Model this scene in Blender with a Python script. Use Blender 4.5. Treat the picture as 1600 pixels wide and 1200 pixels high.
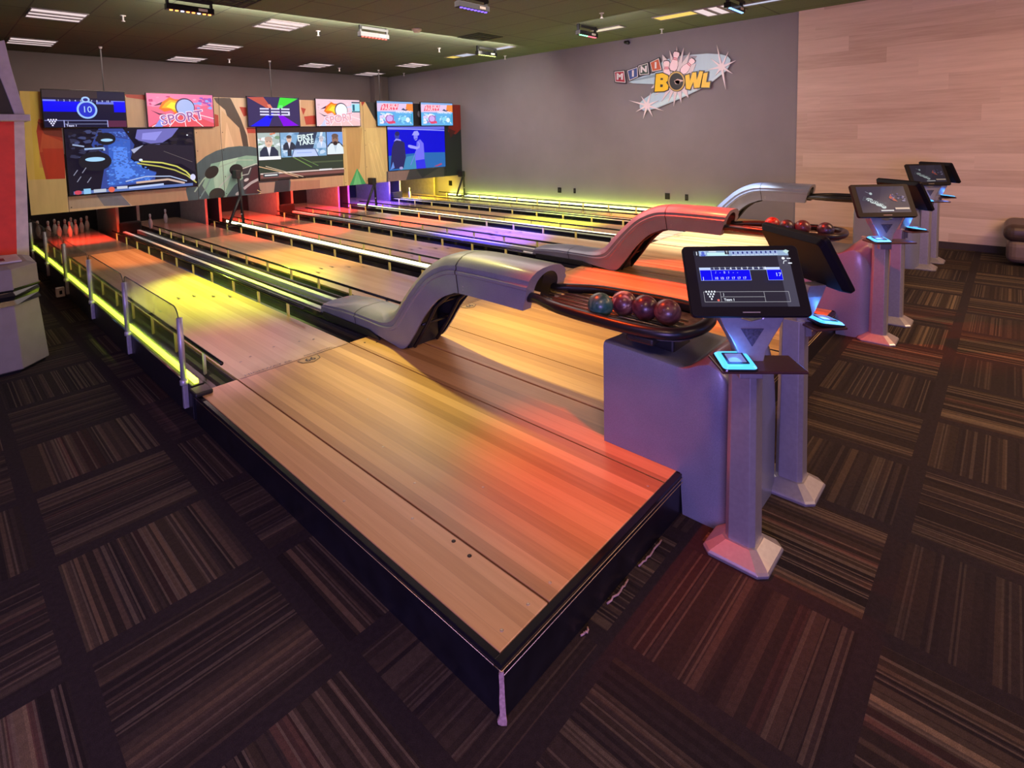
import bpy, bmesh, math, random
from mathutils import Vector, Matrix
random.seed(7)
for _o in list(bpy.data.objects): bpy.data.objects.remove(_o)
S = bpy.context.scene
COL = S.collection

# ------------------------------------------------------------------ camera
CAM = Vector((-0.996, -0.946, 1.6))
YAW, PITCH, ROLL = -0.796730482, 0.0812391072, -0.0271681678
FPX, CX, CY = 852.59935, 751.03128, 283.8794
_f = Vector((-math.sin(YAW)*math.cos(PITCH), math.cos(YAW)*math.cos(PITCH), -math.sin(PITCH)))
_r0 = Vector((math.cos(YAW), math.sin(YAW), 0)); _u0 = _r0.cross(_f)
_r = math.cos(ROLL)*_r0 + math.sin(ROLL)*_u0
_u = -math.sin(ROLL)*_r0 + math.cos(ROLL)*_u0
cd = bpy.data.cameras.new('camera'); co = bpy.data.objects.new('camera', cd); COL.objects.link(co)
cd.sensor_width = 36; cd.sensor_fit = 'HORIZONTAL'; cd.lens = 36*FPX/1600
cd.shift_x = (800-CX)/1600; cd.shift_y = (CY-600)/1600; cd.clip_start = 0.05
co.matrix_world = Matrix(((_r.x, _u.x, -_f.x, CAM.x), (_r.y, _u.y, -_f.y, CAM.y), (_r.z, _u.z, -_f.z, CAM.z), (0, 0, 0, 1)))
S.camera = co

def _ray(px, py): return _f + _r*((px-CX)/FPX) - _u*((py-CY)/FPX)
def at_y(px, py, y): d = _ray(px, py); return CAM + d*((y-CAM.y)/d.y)
def at_x(px, py, x): d = _ray(px, py); return CAM + d*((x-CAM.x)/d.x)
def at_z(px, py, z): d = _ray(px, py); return CAM + d*((z-CAM.z)/d.z)

# ------------------------------------------------------------------ render look, world, lights
S.view_settings.view_transform = 'Standard'; S.view_settings.look = 'None'
S.view_settings.gamma = 1; S.view_settings.use_curve_mapping = False
S.view_settings.exposure = 0.10
W = bpy.data.worlds.new('world'); S.world = W; W.use_nodes = True
W.node_tree.nodes['Background'].inputs[0].default_value = (0.33, 0.25, 0.30, 1)
W.node_tree.nodes['Background'].inputs[1].default_value = 0.35

def spot(name, loc, target, color, power, angle, blend=0.6, size=0.06):
    l = bpy.data.lights.new(name, 'SPOT'); l.color = color; l.energy = power
    l.spot_size = math.radians(angle); l.spot_blend = blend; l.shadow_soft_size = size
    o = bpy.data.objects.new(name, l); COL.objects.link(o); o.location = loc
    o.rotation_euler = (Vector(target)-Vector(loc)).to_track_quat('-Z', 'Y').to_euler(); return o
def area(name, loc, target, color, power, sx, sy):
    l = bpy.data.lights.new(name, 'AREA'); l.color = color; l.energy = power
    l.shape = 'RECTANGLE'; l.size = sx; l.size_y = sy
    o = bpy.data.objects.new(name, l); COL.objects.link(o); o.location = loc
    o.rotation_euler = (Vector(target)-Vector(loc)).to_track_quat('-Z', 'Y').to_euler(); return o

# room light: unseen fill areas added overhead, plus a low purple fill
area('ceiling_fill', (3.2, -3.4, 3.26), (3.2, -3.2, 0), (1.0, 0.64, 0.38), 80, 3.0, 1.2)
area('ceiling_fill', (5.2, -2.9, 3.26), (6.4, -1.6, 0), (1.0, 0.60, 0.38), 120, 1.6, 1.2)
area('ceiling_fill', (-2.6, 0.8, 3.26), (-2.0, 1.3, 0), (0.50, 0.36, 1.0), 40, 1.2, 1.2)
area('ceiling_fill', (-0.4, -0.9, 3.26), (0.6, 0.3, 0), (1.0, 0.56, 0.30), 37, 0.6, 0.6)
area('ceiling_fill', (4.6, -1.9, 3.26), (4.6, -1.7, 0), (1.0, 0.50, 0.22), 60, 1.2, 1.2)
area('ceiling_fill', (4.4, 4.6, 3.26), (4.4, 4.6, 0), (1.0, 0.80, 0.76), 120, 3.5, 4.0)
area('ceiling_fill', (4.0, 9.9, 3.26), (4.0, 10.2, 0), (1.0, 0.72, 0.66), 90, 6.5, 1.0)
area('ceiling_fill', (4.0, 6.0, 3.26), (4.2, 9.4, 1.2), (1.0, 0.90, 0.78), 185, 6.0, .6)  # fill added to brighten the mural
area('purple_fill', (-3.3, -2.6, 1.15), (1.2, 0.0, 0.6), (0.42, 0.29, 1.0), 175, 1.8, 1.2)  # unseen purple fill added low on the left
area('ceiling_fill', (6.2, 3.4, 3.26), (8.2, 3.4, 1.8), (1.0, 0.86, 0.90), 46, 1.2, 3.0)  # fill added to brighten the right wall
# colour-wash spots: some in the ceiling light bars, others added with no bar
R_, Y_, G_, B_, O_ = (1, .04, .012), (1, .86, .22), (.66, 1, .06), (.06, .03, 1), (1, .30, .04)
DZ = 3.12
def wash(loc, tgt, c, p, ang, bl=.9): spot('wash_spot', (*loc, DZ), tgt, c, p*6, ang, bl)
A1, A2, A3, A4, A5 = (1.35, 6.0), (3.9, 3.8), (3.98, 6.1), (6.55, 3.9), (6.55, 1.7)
wash(A1, (1.1, 4.6, .18), G_, 330, 40)
wash((2.0, 2.9), (1.45, 1.75, .18), Y_, 75, 44)
wash(A1, (0.85, 7.2, .18), O_, 130, 32)
wash((.95, 1.5), (1.0, .22, .2), (1, .075, .005), 64, 29, 1.0)
wash((2.0, 2.9), (2.3, 1.2, .18), (1, .62, .12), 55, 40)
wash((4.05, 1.7), (3.85, 1.2, .18), R_, 230, 44, .5)
wash(A2, (4.65, 4.4, .18), B_, 900, 36)
wash(A1, (.45, 3.0, .18), (1, .42, .60), 60, 16)
wash(A3, (3.1, 7.2, .18), R_, 380, 34)
wash(A3, (2.0, 5.2, .18), (1, .66, .06), 230, 36)
wash(A3, (5.0, 6.5, .18), R_, 300, 30)
wash(A4, (6.3, 4.5, .18), G_, 300, 40)
wash(A4, (7.2, 3.6, .18), O_, 120, 36)
wash(A5, (6.1, 1.9, .18), (.72, .84, 1), 260, 42, .8)
wash(A5, (6.85, 1.7, .9), (.15, .3, 1), 60, 18, .7)
wash((1.6, .6), (2.1, -.8, 0), (1, .30, .08), 9, 44)
wash((2.9, 1.2), (4.1, -0.3, 0.4), R_, 90, 24)
_o = area('wall_strip_glow', (8.166, 5.75, .215), (8.196, 5.75, .42), (.70, 1, .10), 34, .012, 6.7)
_z = -Vector((.05, 0, .2)).normalized(); _y = Vector((0, 1, 0)); _x = _y.cross(_z)
_o.matrix_world = Matrix(((_x.x, _y.x, _z.x, 8.166), (_x.y, _y.y, _z.y, 5.75), (_x.z, _y.z, _z.z, .215), (0, 0, 0, 1)))
# pin-deck lights hanging behind the masking wall
for px_, c_, p_ in ((.66, R_, 20), (2.1, (.5, .3, .8), .5), (3.43, R_, 22), (4.85, R_, 22), (6.15, (.08, .04, 1), 34), (7.5, (1, .75, .02), 22)):
    _o = area('pin_deck_light', (px_, 8.90, 1.0), (px_, 9.25, .18), c_, p_, .6, .06); _o.data.spread = math.radians(75 if px_ < 1 else 125); _o.data.energy *= 1 if px_ < 3 else 2.2

# ------------------------------------------------------------------ helpers
_mats = {}
class NT:
    def __init__(s, name):
        s.m = bpy.data.materials.new(name); s.m.use_nodes = True; s.t = s.m.node_tree; s.b = s.t.nodes['Principled BSDF']
    def n(s, typ, **k):
        x = s.t.nodes.new(typ)
        for a, v in k.items(): setattr(x, a, v)
        return x
    def put(s, sock, v):
        if isinstance(v, bpy.types.NodeSocket): s.t.links.new(v, sock)
        elif isinstance(v, (tuple, list)) and len(v) == 3 and sock.type == 'RGBA': sock.default_value = (*v, 1)
        else: sock.default_value = v
    def M(s, op, a, b=None, c=None):
        x = s.n('ShaderNodeMath', operation=op); s.put(x.inputs[0], a)
        if b is not None: s.put(x.inputs[1], b)
        if c is not None: s.put(x.inputs[2], c)
        return x.outputs[0]
    def xyz(s, obj=False):
        if obj: o = s.n('ShaderNodeTexCoord').outputs['Object']
        else: o = s.n('ShaderNodeNewGeometry').outputs['Position']
        x = s.n('ShaderNodeSeparateXYZ'); s.put(x.inputs[0], o); return x.outputs[0], x.outputs[1], x.outputs[2], o
    def comb(s, a, b, c):
        x = s.n('ShaderNodeCombineXYZ')
        for i, v in enumerate((a, b, c)): s.put(x.inputs[i], v)
        return x.outputs[0]
    def white(s, vec):
        x = s.n('ShaderNodeTexWhiteNoise', noise_dimensions='3D'); s.put(x.inputs[0], vec); return x.outputs[0]
    def noise(s, vec, scale=5, detail=3, rough=.5):
        x = s.n('ShaderNodeTexNoise'); s.put(x.inputs['Vector'], vec); x.inputs['Scale'].default_value = scale
        x.inputs['Detail'].default_value = detail; x.inputs['Roughness'].default_value = rough; return x.outputs[0]
    def ramp(s, f, stops, interp='LINEAR'):
        x = s.n('ShaderNodeValToRGB'); s.put(x.inputs[0], f); cr = x.color_ramp; cr.interpolation = interp
        while len(cr.elements) < len(stops): cr.elements.new(.5)
        for e, (p, c) in zip(cr.elements, stops): e.position = p; e.color = (*c, 1)
        return x.outputs[0]
    def mix(s, f, a, b, mode='MIX'):
        x = s.n('ShaderNodeMix', data_type='RGBA', blend_type=mode); s.put(x.inputs[0], f); s.put(x.inputs[6], a); s.put(x.inputs[7], b); return x.outputs[2]
    def set(s, **k):
        names = dict(col='Base Color', rough='Roughness', metal='Metallic', coat='Coat Weight', coatr='Coat Roughness', spec='Specular IOR Level', trans='Transmission Weight', ior='IOR', ec='Emission Color', es='Emission Strength', alpha='Alpha', nrm='Normal', sheen='Sheen Weight')
        for a, v in k.items(): s.put(s.b.inputs[names[a]], v)
        return s.m
    def bump(s, h, strength=.2, dist=.01):
        x = s.n('ShaderNodeBump'); s.put(x.inputs['Height'], h); x.inputs['Strength'].default_value = strength; x.inputs['Distance'].default_value = dist; return x.outputs[0]

def mat(name, col, rough=.5, metal=0, var=.12, scale=12, **k):
    if name in _mats: return _mats[name]
    t = NT(name); x, y, z, p = t.xyz(True)
    f = t.noise(p, scale, 3)
    lo = tuple(c*(1-var) for c in col); hi = tuple(min(1, c*(1+var)) for c in col)
    t.set(col=t.ramp(f, [(.3, lo), (.7, hi)]), rough=rough, metal=metal, **k); _mats[name] = t.m; return t.m
def emit(name, col, strength):
    if name in _mats: return _mats[name]
    t = NT(name); t.set(col=(0.02, .02, .02), ec=col, es=strength, rough=.3); _mats[name] = t.m; return t.m

class MB:
    """collects shapes into one mesh"""
    def __init__(s): s.bm = bmesh.new(); s.mi = 0; s.layer = s.bm.loops.layers.float_color.new('Col')
    def _mk(s, vs, fs, smooth=False, col=None):
        v = [s.bm.verts.new(p) for p in vs]
        out = []
        for f in fs:
            try: g = s.bm.faces.new([v[i] for i in f])
            except ValueError: continue
            g.material_index = s.mi; g.smooth = smooth
            if col:
                for l in g.loops: l[s.layer] = (*col, 1)
            out.append(g)
        return out
    def box(s, a, b, M=None):
        (x0, y0, z0), (x1, y1, z1) = a, b
        vs = [Vector(p) for p in ((x0,y0,z0),(x1,y0,z0),(x1,y1,z0),(x0,y1,z0),(x0,y0,z1),(x1,y0,z1),(x1,y1,z1),(x0,y1,z1))]
        if M: vs = [M @ v for v in vs]
        s._mk(vs, [(0,3,2,1),(4,5,6,7),(0,1,5,4),(1,2,6,5),(2,3,7,6),(3,0,4,7)]); return s
    def prism(s, pts, d, smooth=False, col=None):
        """polygon pts (3D) extruded by vector d"""
        n = len(pts); p = [Vector(q) for q in pts]; d = Vector(d)
        vs = p + [q+d for q in p]
        nrm = Vector((0, 0, 0))
        for i in range(n): nrm += p[i].cross(p[(i+1) % n])
        fl = nrm.dot(d) > 0
        a = tuple(range(n)); b = tuple(range(n, 2*n))
        fs = [tuple(reversed(a)), b] if fl else [a, tuple(reversed(b))]
        for i in range(n):
            j = (i+1) % n
            fs.append((i, j, n+j, n+i) if fl else (j, i, n+i, n+j))
        s._mk(vs, fs, smooth, col); return s
    def tube(s, pts, r, seg=10, closed=False, cap=True):
        P = [Vector(p) for p in pts]; n = len(P); rings = []; up = None
        for i in range(n):
            if closed: t = (P[(i+1) % n]-P[i-1]).normalized()
            else: t = (P[min(i+1, n-1)]-P[max(i-1, 0)]).normalized()
            if up is None: up = t.orthogonal().normalized()
            up = (up - t*up.dot(t)).normalized(); sd = t.cross(up)
            rr = r[i] if isinstance(r, (list, tuple)) else r
            rings.append([P[i] + (up*math.cos(2*math.pi*k/seg) + sd*math.sin(2*math.pi*k/seg))*rr for k in range(seg)])
        vs = [v for q in rings for v in q]; fs = []
        for i in range(n if closed else n-1):
            j = (i+1) % n
            for k in range(seg):
                l = (k+1) % seg; fs.append((i*seg+k, i*seg+l, j*seg+l, j*seg+k))
        if cap and not closed: fs += [tuple(reversed(range(seg))), tuple(range((n-1)*seg, n*seg))]
        s._mk(vs, fs, True); return s
    def cyl(s, a, b, r, seg=16): return s.tube([a, b], r, seg)
    def lathe(s, prof, c=(0, 0, 0), seg=20, smooth=True, M=None):
        vs = []; fs = []; n = len(prof)
        for r, z in prof:
            for k in range(seg):
                a = 2*math.pi*k/seg; v = Vector((r*math.cos(a), r*math.sin(a), z))
                if M: v = M @ v
                vs.append(v + Vector(c))
        for i in range(n-1):
            for k in range(seg):
                l = (k+1) % seg; fs.append((i*seg+k, i*seg+l, (i+1)*seg+l, (i+1)*seg+k))
        fs += [tuple(reversed(range(seg))), tuple(range((n-1)*seg, n*seg))]
        s._mk(vs, fs, smooth); return s
    def loft(s, secs, closed=True, cap=True, smooth=True):
        n = len(secs[0]); vs = [Vector(v) for q in secs for v in q]; fs = []
        for i in range(len(secs)-1):
            for k in range(n if closed else n-1):
                l = (k+1) % n; fs.append((i*n+k, i*n+l, (i+1)*n+l, (i+1)*n+k))
        if cap: fs += [tuple(reversed(range(n))), tuple(range((len(secs)-1)*n, len(secs)*n))]
        s._mk(vs, fs, smooth); return s
    def build(s, name, m, parent=None, bevel=0, seg=2, norm=True, wn=False):
        if norm: bmesh.ops.recalc_face_normals(s.bm, faces=s.bm.faces)
        me = bpy.data.meshes.new(name); s.bm.to_mesh(me); s.bm.free()
        for q in (m if isinstance(m, (list, tuple)) else [m]): me.materials.append(q)
        o = bpy.data.objects.new(name, me); COL.objects.link(o)
        if parent:
            o.parent = parent
            o.matrix_parent_inverse = parent.matrix_basis.inverted()
        if bevel:
            b = o.modifiers.new('bevel', 'BEVEL'); b.width = bevel; b.segments = seg; b.limit_method = 'ANGLE'; b.angle_limit = .6
        return o

def tag(o, label=None, cat=None, group=None, kind=None):
    if label: o['label'] = label
    if cat: o['category'] = cat
    if group: o['group'] = group
    if kind: o['kind'] = kind
    return o
def thing(name, loc, label, cat, group=None):
    o = bpy.data.objects.new(name, None); COL.objects.link(o); o.location = loc; o.empty_display_size = .05
    o.matrix_basis = Matrix.Translation(loc)
    return tag(o, label, cat, group)
def struct(name, mb, m, **k): return tag(mb.build(name, m, **k), kind='structure')
def copy_tree(o, loc, label, parent=None):
    c = o.copy(); COL.objects.link(c); c.location = loc; c['label'] = label
    for ch in o.children:
        d = ch.copy(); COL.objects.link(d); d.parent = c; d.matrix_parent_inverse = ch.matrix_parent_inverse.copy()
        for g in ch.children:
            e = g.copy(); COL.objects.link(e); e.parent = d
    return c

_tc = {}
def text_polys(s, size, bold=0.0, shear=0.0):
    """triangulated glyph outlines of a string, centred, as a list of 2D triangles"""
    key = (s, bold, shear)
    if key not in _tc:
        cu = bpy.data.curves.new('t', 'FONT'); cu.body = s; cu.size = 1; cu.align_x = 'CENTER'; cu.align_y = 'CENTER'; cu.offset = bold; cu.shear = shear
        cu.resolution_u = 3
        o = bpy.data.objects.new('t', cu); COL.objects.link(o); bpy.context.view_layer.update()
        me = bpy.data.meshes.new_from_object(o.evaluated_get(bpy.context.evaluated_depsgraph_get()))
        _tc[key] = [[(me.vertices[i].co.x, me.vertices[i].co.y) for i in p.vertices] for p in me.polygons]
        bpy.data.objects.remove(o); bpy.data.curves.remove(cu); bpy.data.meshes.remove(me)
    return [[(x*size, y*size) for x, y in p] for p in _tc[key]]

class Canvas:
    """flat printed or displayed picture: coloured polygons on a plane, thin layers of ink"""
    def __init__(s, o, u, v, n, step=.0008):
        s.o, s.u, s.v, s.n = Vector(o), Vector(u), Vector(v), Vector(n); s.k = 0; s.step = step; s.mb = MB()
    def p3(s, x, y): return s.o + s.u*x + s.v*y + s.n*(s.k*s.step)
    def poly(s, pts, col, layer=True):
        if layer: s.k += 1
        s.mb._mk([s.p3(*p) for p in pts], [tuple(range(len(pts)))], False, col); return s
    def rect(s, x0, y0, x1, y1, col): return s.poly([(x0, y0), (x1, y0), (x1, y1), (x0, y1)], col)
    def ell(s, cx, cy, rx, ry, col, seg=24, rot=0):
        return s.poly([(cx+rx*math.cos(a)*math.cos(rot)-ry*math.sin(a)*math.sin(rot), cy+rx*math.cos(a)*math.sin(rot)+ry*math.sin(a)*math.cos(rot)) for a in [2*math.pi*i/seg for i in range(seg)]], col)
    def line(s, pts, w, col):
        s.k += 1
        for (x0, y0), (x1, y1) in zip(pts[:-1], pts[1:]):
            dx, dy = x1-x0, y1-y0; L = math.hypot(dx, dy) or 1; a, b = -dy/L*w/2, dx/L*w/2
            s.poly([(x0+a, y0+b), (x0-a, y0-b), (x1-a, y1-b), (x1+a, y1+b)], col, False)
        return s
    def text(s, t, cx, cy, size, col, rot=0, sx=1, bold=0, shear=0):
        s.k += 1; c, n = math.cos(rot), math.sin(rot)
        for p in text_polys(t, size, bold, shear):
            s.poly([(cx+x*sx*c-y*n, cy+x*sx*n+y*c) for x, y in p], col, False)
        return s
    def noise_fill(s, x0, y0, x1, y1, cols, n, r, seed=1):
        rnd = random.Random(seed)
        for i in range(n):
            a, b = rnd.uniform(x0, x1), rnd.uniform(y0, y1); q = rnd.uniform(.4, 1)*r
            m = 6; s.poly([(min(x1, max(x0, a+q*math.cos(2*math.pi*k/m)*rnd.uniform(.5, 1.6))), min(y1, max(y0, b+q*.6*math.sin(2*math.pi*k/m)*rnd.uniform(.5, 1.4)))) for k in range(m)], rnd.choice(cols))
            if i % 2: s.k -= 1
        return s
    def build(s, name, m, parent=None): return s.mb.build(name, m, parent, norm=False)

def screen_mat(strength, name):
    if name in _mats: return _mats[name]
    t = NT(name); a = t.n('ShaderNodeVertexColor'); a.layer_name = 'Col'
    t.set(col=(.01, .01, .01), rough=.12, spec=.12, ec=a.outputs[0], es=strength); _mats[name] = t.m; return t.m
def print_mat(name, rough=.45, grain=.12):
    if name in _mats: return _mats[name]
    t = NT(name); a = t.n('ShaderNodeVertexColor'); a.layer_name = 'Col'; x, y, z, p = t.xyz()
    f = t.noise(t.comb(t.M('MULTIPLY', x, 9.), t.M('MULTIPLY', y, 9.), t.M('MULTIPLY', z, 1.2)), 2.2, 4)
    g = t.ramp(f, [(.3, (1-grain,)*3), (.7, (1, 1, 1))])
    t.set(col=t.mix(1., a.outputs[0], g, 'MULTIPLY'), rough=rough); _mats[name] = t.m; return t.m
def S_(r, g, b):
    f = lambda c: ((c/255+.055)/1.055)**2.4 if c > 10 else c/255/12.92
    return (f(r), f(g), f(b))

# ------------------------------------------------------------------ materials
def m_wood(name, cols, plank, rough=.28, along='y', grain=1.0):
    t = NT(name); x, y, z, p = t.xyz()
    a, b = (x, y) if along == 'y' else (z, y)
    i = t.M('FLOOR', t.M('DIVIDE', a, plank)); off = t.M('MULTIPLY', t.white(t.comb(i, 3., 7.)), 2.2)
    j = t.M('FLOOR', t.M('DIVIDE', t.M('ADD', b, off), 30.0 if along == 'y' else 2.3))
    w = t.white(t.comb(i, j, 1.))
    g = t.noise(t.comb(t.M('MULTIPLY', a, 60.), t.M('MULTIPLY', b, 2.2), w), 1.0, 5, .6)
    f = t.M('ADD', t.M('MULTIPLY', w, .55), t.M('MULTIPLY', g, .45*grain))
    c = t.ramp(f, [(.12, cols[0]), (.5, cols[1]), (.9, cols[2])])
    fr = t.M('FRACT', t.M('DIVIDE', a, plank)); e = t.M('LESS_THAN', t.M('MINIMUM', fr, t.M('SUBTRACT', 1., fr)), .012)
    c = t.mix(t.M('MULTIPLY', e, .22), c, (.08, .04, .02))
    rr = t.M('ADD', rough, t.M('MULTIPLY', t.noise(p, 9, 4), .12))
    t.set(col=c, rough=rr, nrm=t.bump(g, .05, .002)); return t.m
WOOD = m_wood('maple_deck', ((.36, .185, .060), (.56, .31, .110), (.74, .45, .19)), .058, .30)
LANEWOOD = m_wood('maple_lane', ((.42, .25, .13), (.52, .33, .18), (.60, .40, .23)), .058, .14)
def m_clad():
    t = NT('pale_plank_cladding'); x, y, z, p = t.xyz()
    i = t.M('FLOOR', t.M('DIVIDE', z, .205)); off = t.M('MULTIPLY', t.white(t.comb(i, 3., 7.)), 2.2)
    j = t.M('FLOOR', t.M('DIVIDE', t.M('ADD', y, off), 1.9)); w = t.white(t.comb(i, j, 1.))
    g = t.noise(t.comb(t.M('MULTIPLY', z, 14.), t.M('MULTIPLY', y, 1.1), t.M('MULTIPLY', w, 9.)), 1.2, 6, .62)
    g2 = t.noise(t.comb(t.M('MULTIPLY', z, 120.), t.M('MULTIPLY', y, 3.), w), 1., 3)
    f = t.M('ADD', t.M('ADD', t.M('MULTIPLY', w, .26), t.M('MULTIPLY', g, .62)), t.M('MULTIPLY', g2, .14))
    t.set(col=t.ramp(f, [(.30, (.47, .33, .25)), (.52, (.60, .445, .35)), (.75, (.70, .53, .43))]), rough=.55); return t.m
WALLWOOD = m_clad()

def m_carpet():
    t = NT('striped_carpet_tiles'); x, y, z, p = t.xyz()
    u = t.M('DIVIDE', t.M('SUBTRACT', x, .40), .59); v = t.M('DIVIDE', t.M('ADD', y, .10), .585)
    i, j = t.M('FLOOR', u), t.M('FLOOR', v); fu, fv = t.M('FRACT', u), t.M('FRACT', v)
    par = t.M('FLOORED_MODULO', t.M('ADD', i, j), 2.)
    mixf = lambda a, b: t.M('ADD', t.M('MULTIPLY', a, t.M('SUBTRACT', 1., par)), t.M('MULTIPLY', b, par))
    s, q = mixf(fu, fv), mixf(fv, fu)
    r1 = t.white(t.comb(i, j, 11.)); r2 = t.white(t.comb(i, j, 23.))
    tid = t.M('ADD', t.M('MULTIPLY', i, 7.31), t.M('MULTIPLY', j, 3.17))
    warp = t.M('MULTIPLY', t.noise(t.comb(t.M('MULTIPLY', s, 3.), tid, 0.), 2., 2), 5.)
    wide = t.white(t.comb(t.M('FLOOR', t.M('ADD', t.M('MULTIPLY', s, 14.), warp)), tid, 1.))
    fine = t.white(t.comb(t.M('FLOOR', t.M('ADD', t.M('MULTIPLY', s, 44.), warp)), tid, 2.))
    hair = t.white(t.comb(t.M('FLOOR', t.M('MULTIPLY', s, 95.)), tid, 3.))
    c1 = t.ramp(wide, [(0, (.022, .017, .016)), (.35, (.034, .025, .020)), (.66, (.052, .038, .026)), (.88, (.046, .026, .021)), (.93, (.078, .060, .040))], 'CONSTANT')
    c2 = t.ramp(fine, [(0, (.55, .55, .55)), (.5, (.85, .85, .85)), (.78, (1.25, 1.2, 1.1)), (.93, (1.75, 1.65, 1.45))], 'CONSTANT')
    x1 = t.mix(1., c1, c2, 'MULTIPLY')
    x1 = t.mix(t.M('MULTIPLY', t.M('GREATER_THAN', hair, .86), .55), x1, (.11, .088, .062))
    dens = t.M('SUBTRACT', t.M('ADD', .62, t.M('MULTIPLY', r1, .38)), t.M('MULTIPLY', par, .34))
    # plain margins round the striped field
    lo, hi = .055, .955
    inn = t.M('MULTIPLY', t.M('MULTIPLY', t.M('GREATER_THAN', s, lo), t.M('LESS_THAN', s, hi)), t.M('MULTIPLY', t.M('GREATER_THAN', q, .06), t.M('LESS_THAN', q, .95)))
    inn = t.M('MULTIPLY', inn, dens)
    x1 = t.mix(inn, (.017, .013, .014), x1)
    pile = t.noise(p, 420, 2, .7); broad = t.noise(t.comb(t.M('MULTIPLY', x, 1.), y, 0.), 60, 3)
    x1 = t.mix(1., x1, t.ramp(pile, [(.3, (.6,)*3), (.7, (1.35,)*3)]), 'MULTIPLY')
    x1 = t.mix(1., x1, t.ramp(broad, [(.3, (.85,)*3), (.7, (1.15,)*3)]), 'MULTIPLY')
    x1 = t.mix(1., x1, (1.55, 1.5, 1.5), 'MULTIPLY')
    t.set(col=x1, rough=.95, spec=.15, nrm=t.bump(pile, .6, .004)); return t.m
CARPET = m_carpet()

def m_ceiling():
    t = NT('dark_ceiling_tiles'); x, y, z, p = t.xyz()
    fu = t.M('FRACT', t.M('DIVIDE', t.M('SUBTRACT', x, .06), .61)); fv = t.M('FRACT', t.M('DIVIDE', t.M('SUBTRACT', y, .42), 1.22))
    e = t.M('MAXIMUM', t.M('LESS_THAN', t.M('MINIMUM', fu, t.M('SUBTRACT', 1., fu)), .012), t.M('LESS_THAN', t.M('MINIMUM', fv, t.M('SUBTRACT', 1., fv)), .008))
    n = t.noise(p, 130, 3, .7)
    c = t.ramp(n, [(.3, (.085, .105, .060)), (.7, (.13, .155, .092))])
    c = t.mix(e, c, (.05, .05, .04)); t.set(col=c, rough=.9); return t.m
CEIL = m_ceiling()
def m_paint(name, a, b):
    t = NT(name); x, y, z, p = t.xyz(); n = t.noise(p, 1.1, 5, .6); n2 = t.noise(p, 160, 2)
    c = t.ramp(n, [(.35, a), (.68, b)]); t.set(col=c, rough=.75, nrm=t.bump(n2, .08, .002)); return t.m
GREY = m_paint('grey_wall_paint', (.225, .205, .215), (.25, .228, .238))
BACKP = m_paint('taupe_wall_paint', (.13, .105, .10), (.15, .12, .115))
BLACK = mat('black_laminate', (.008, .008, .010), .35, var=.3)
GBLACK = mat('gloss_black_plastic', (.010, .010, .012), .16, var=.2)
MBLACK = mat('matt_black_steel', (.012, .012, .013), .5, var=.3)
def m_shell():
    t = NT('silver_grey_gelcoat'); x, y, z, p = t.xyz(); n = t.noise(p, 260, 2, .7); n2 = t.noise(p, 6, 4)
    c = t.ramp(n, [(.3, (.165, .180, .235)), (.72, (.225, .245, .31))]); c = t.mix(1., c, t.ramp(n2, [(.3, (.9,)*3), (.7, (1.05,)*3)]), 'MULTIPLY')
    t.set(col=c, rough=.42, metal=.15, coat=.35, coatr=.16); return t.m
SHELL = m_shell()
SILVER = mat('brushed_silver_paint', (.36, .35, .37), .36, metal=.55, var=.06, scale=60)
POSTM = mat('satin_aluminium', (.50, .50, .55), .38, metal=.5, var=.06, scale=40)
BRASS = mat('brass_trim_line', (.55, .42, .22), .35, metal=.7)
LITPOST = mat('led_lit_yellow_post', (.75, .66, .22), .45, var=.05, ec=(1.0, .8, .12), es=.10)  # yellow LED light on the posts put into colour and a faint glow
WHITEP = mat('white_plastic', (.75, .74, .72), .4, var=.03)
SCREWM = mat('screw_head', (.55, .42, .28), .3, metal=.4)
DARKHOLE = mat('dark_scuff', (.03, .018, .01), .5)
def m_glass():
    t = NT('clear_glass_pane'); x, y, z, p = t.xyz(); t.set(col=(.93, .95, .96), rough=.02, trans=1., ior=1.12, spec=.5)
    return t.m
GLASS = m_glass()
LEDY = emit('yellow_green_led', (.80, 1.0, .06), 5.5)
LEDW = emit('warm_white_led', (1.0, .93, .55), 3.0)
SCR = screen_mat(1.0, 'display'); SCRD = screen_mat(.8, 'display_soft'); PRINT = print_mat('printed_mural')
PRINTS = print_mat('printed_sign', .35, .05)
def m_glass2():
    t = NT('clear_glass'); nt = t.t; out = nt.nodes['Material Output']
    tr = t.n('ShaderNodeBsdfTransparent'); tr.inputs[0].default_value = (.975, .98, .975, 1)
    gl = t.n('ShaderNodeBsdfGlossy'); gl.inputs['Roughness'].default_value = .04; gl.inputs[0].default_value = (.9, .95, .93, 1)
    fr = t.n('ShaderNodeFresnel'); fr.inputs[0].default_value = 1.45
    x, y, z, p = t.xyz(); sm = t.noise(p, 5, 4)
    mx = t.n('ShaderNodeMixShader'); t.put(mx.inputs[0], t.M('ADD', t.M('MULTIPLY', fr.outputs[0], .45), t.M('MULTIPLY', sm, .03)))
    nt.links.new(tr.outputs[0], mx.inputs[1]); nt.links.new(gl.outputs[0], mx.inputs[2]); nt.links.new(mx.outputs[0], out.inputs[0]); return t.m
GLASS = m_glass2()

WX, CZ, BY, P = 8.2, 3.32, 11.56, 2.75
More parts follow.
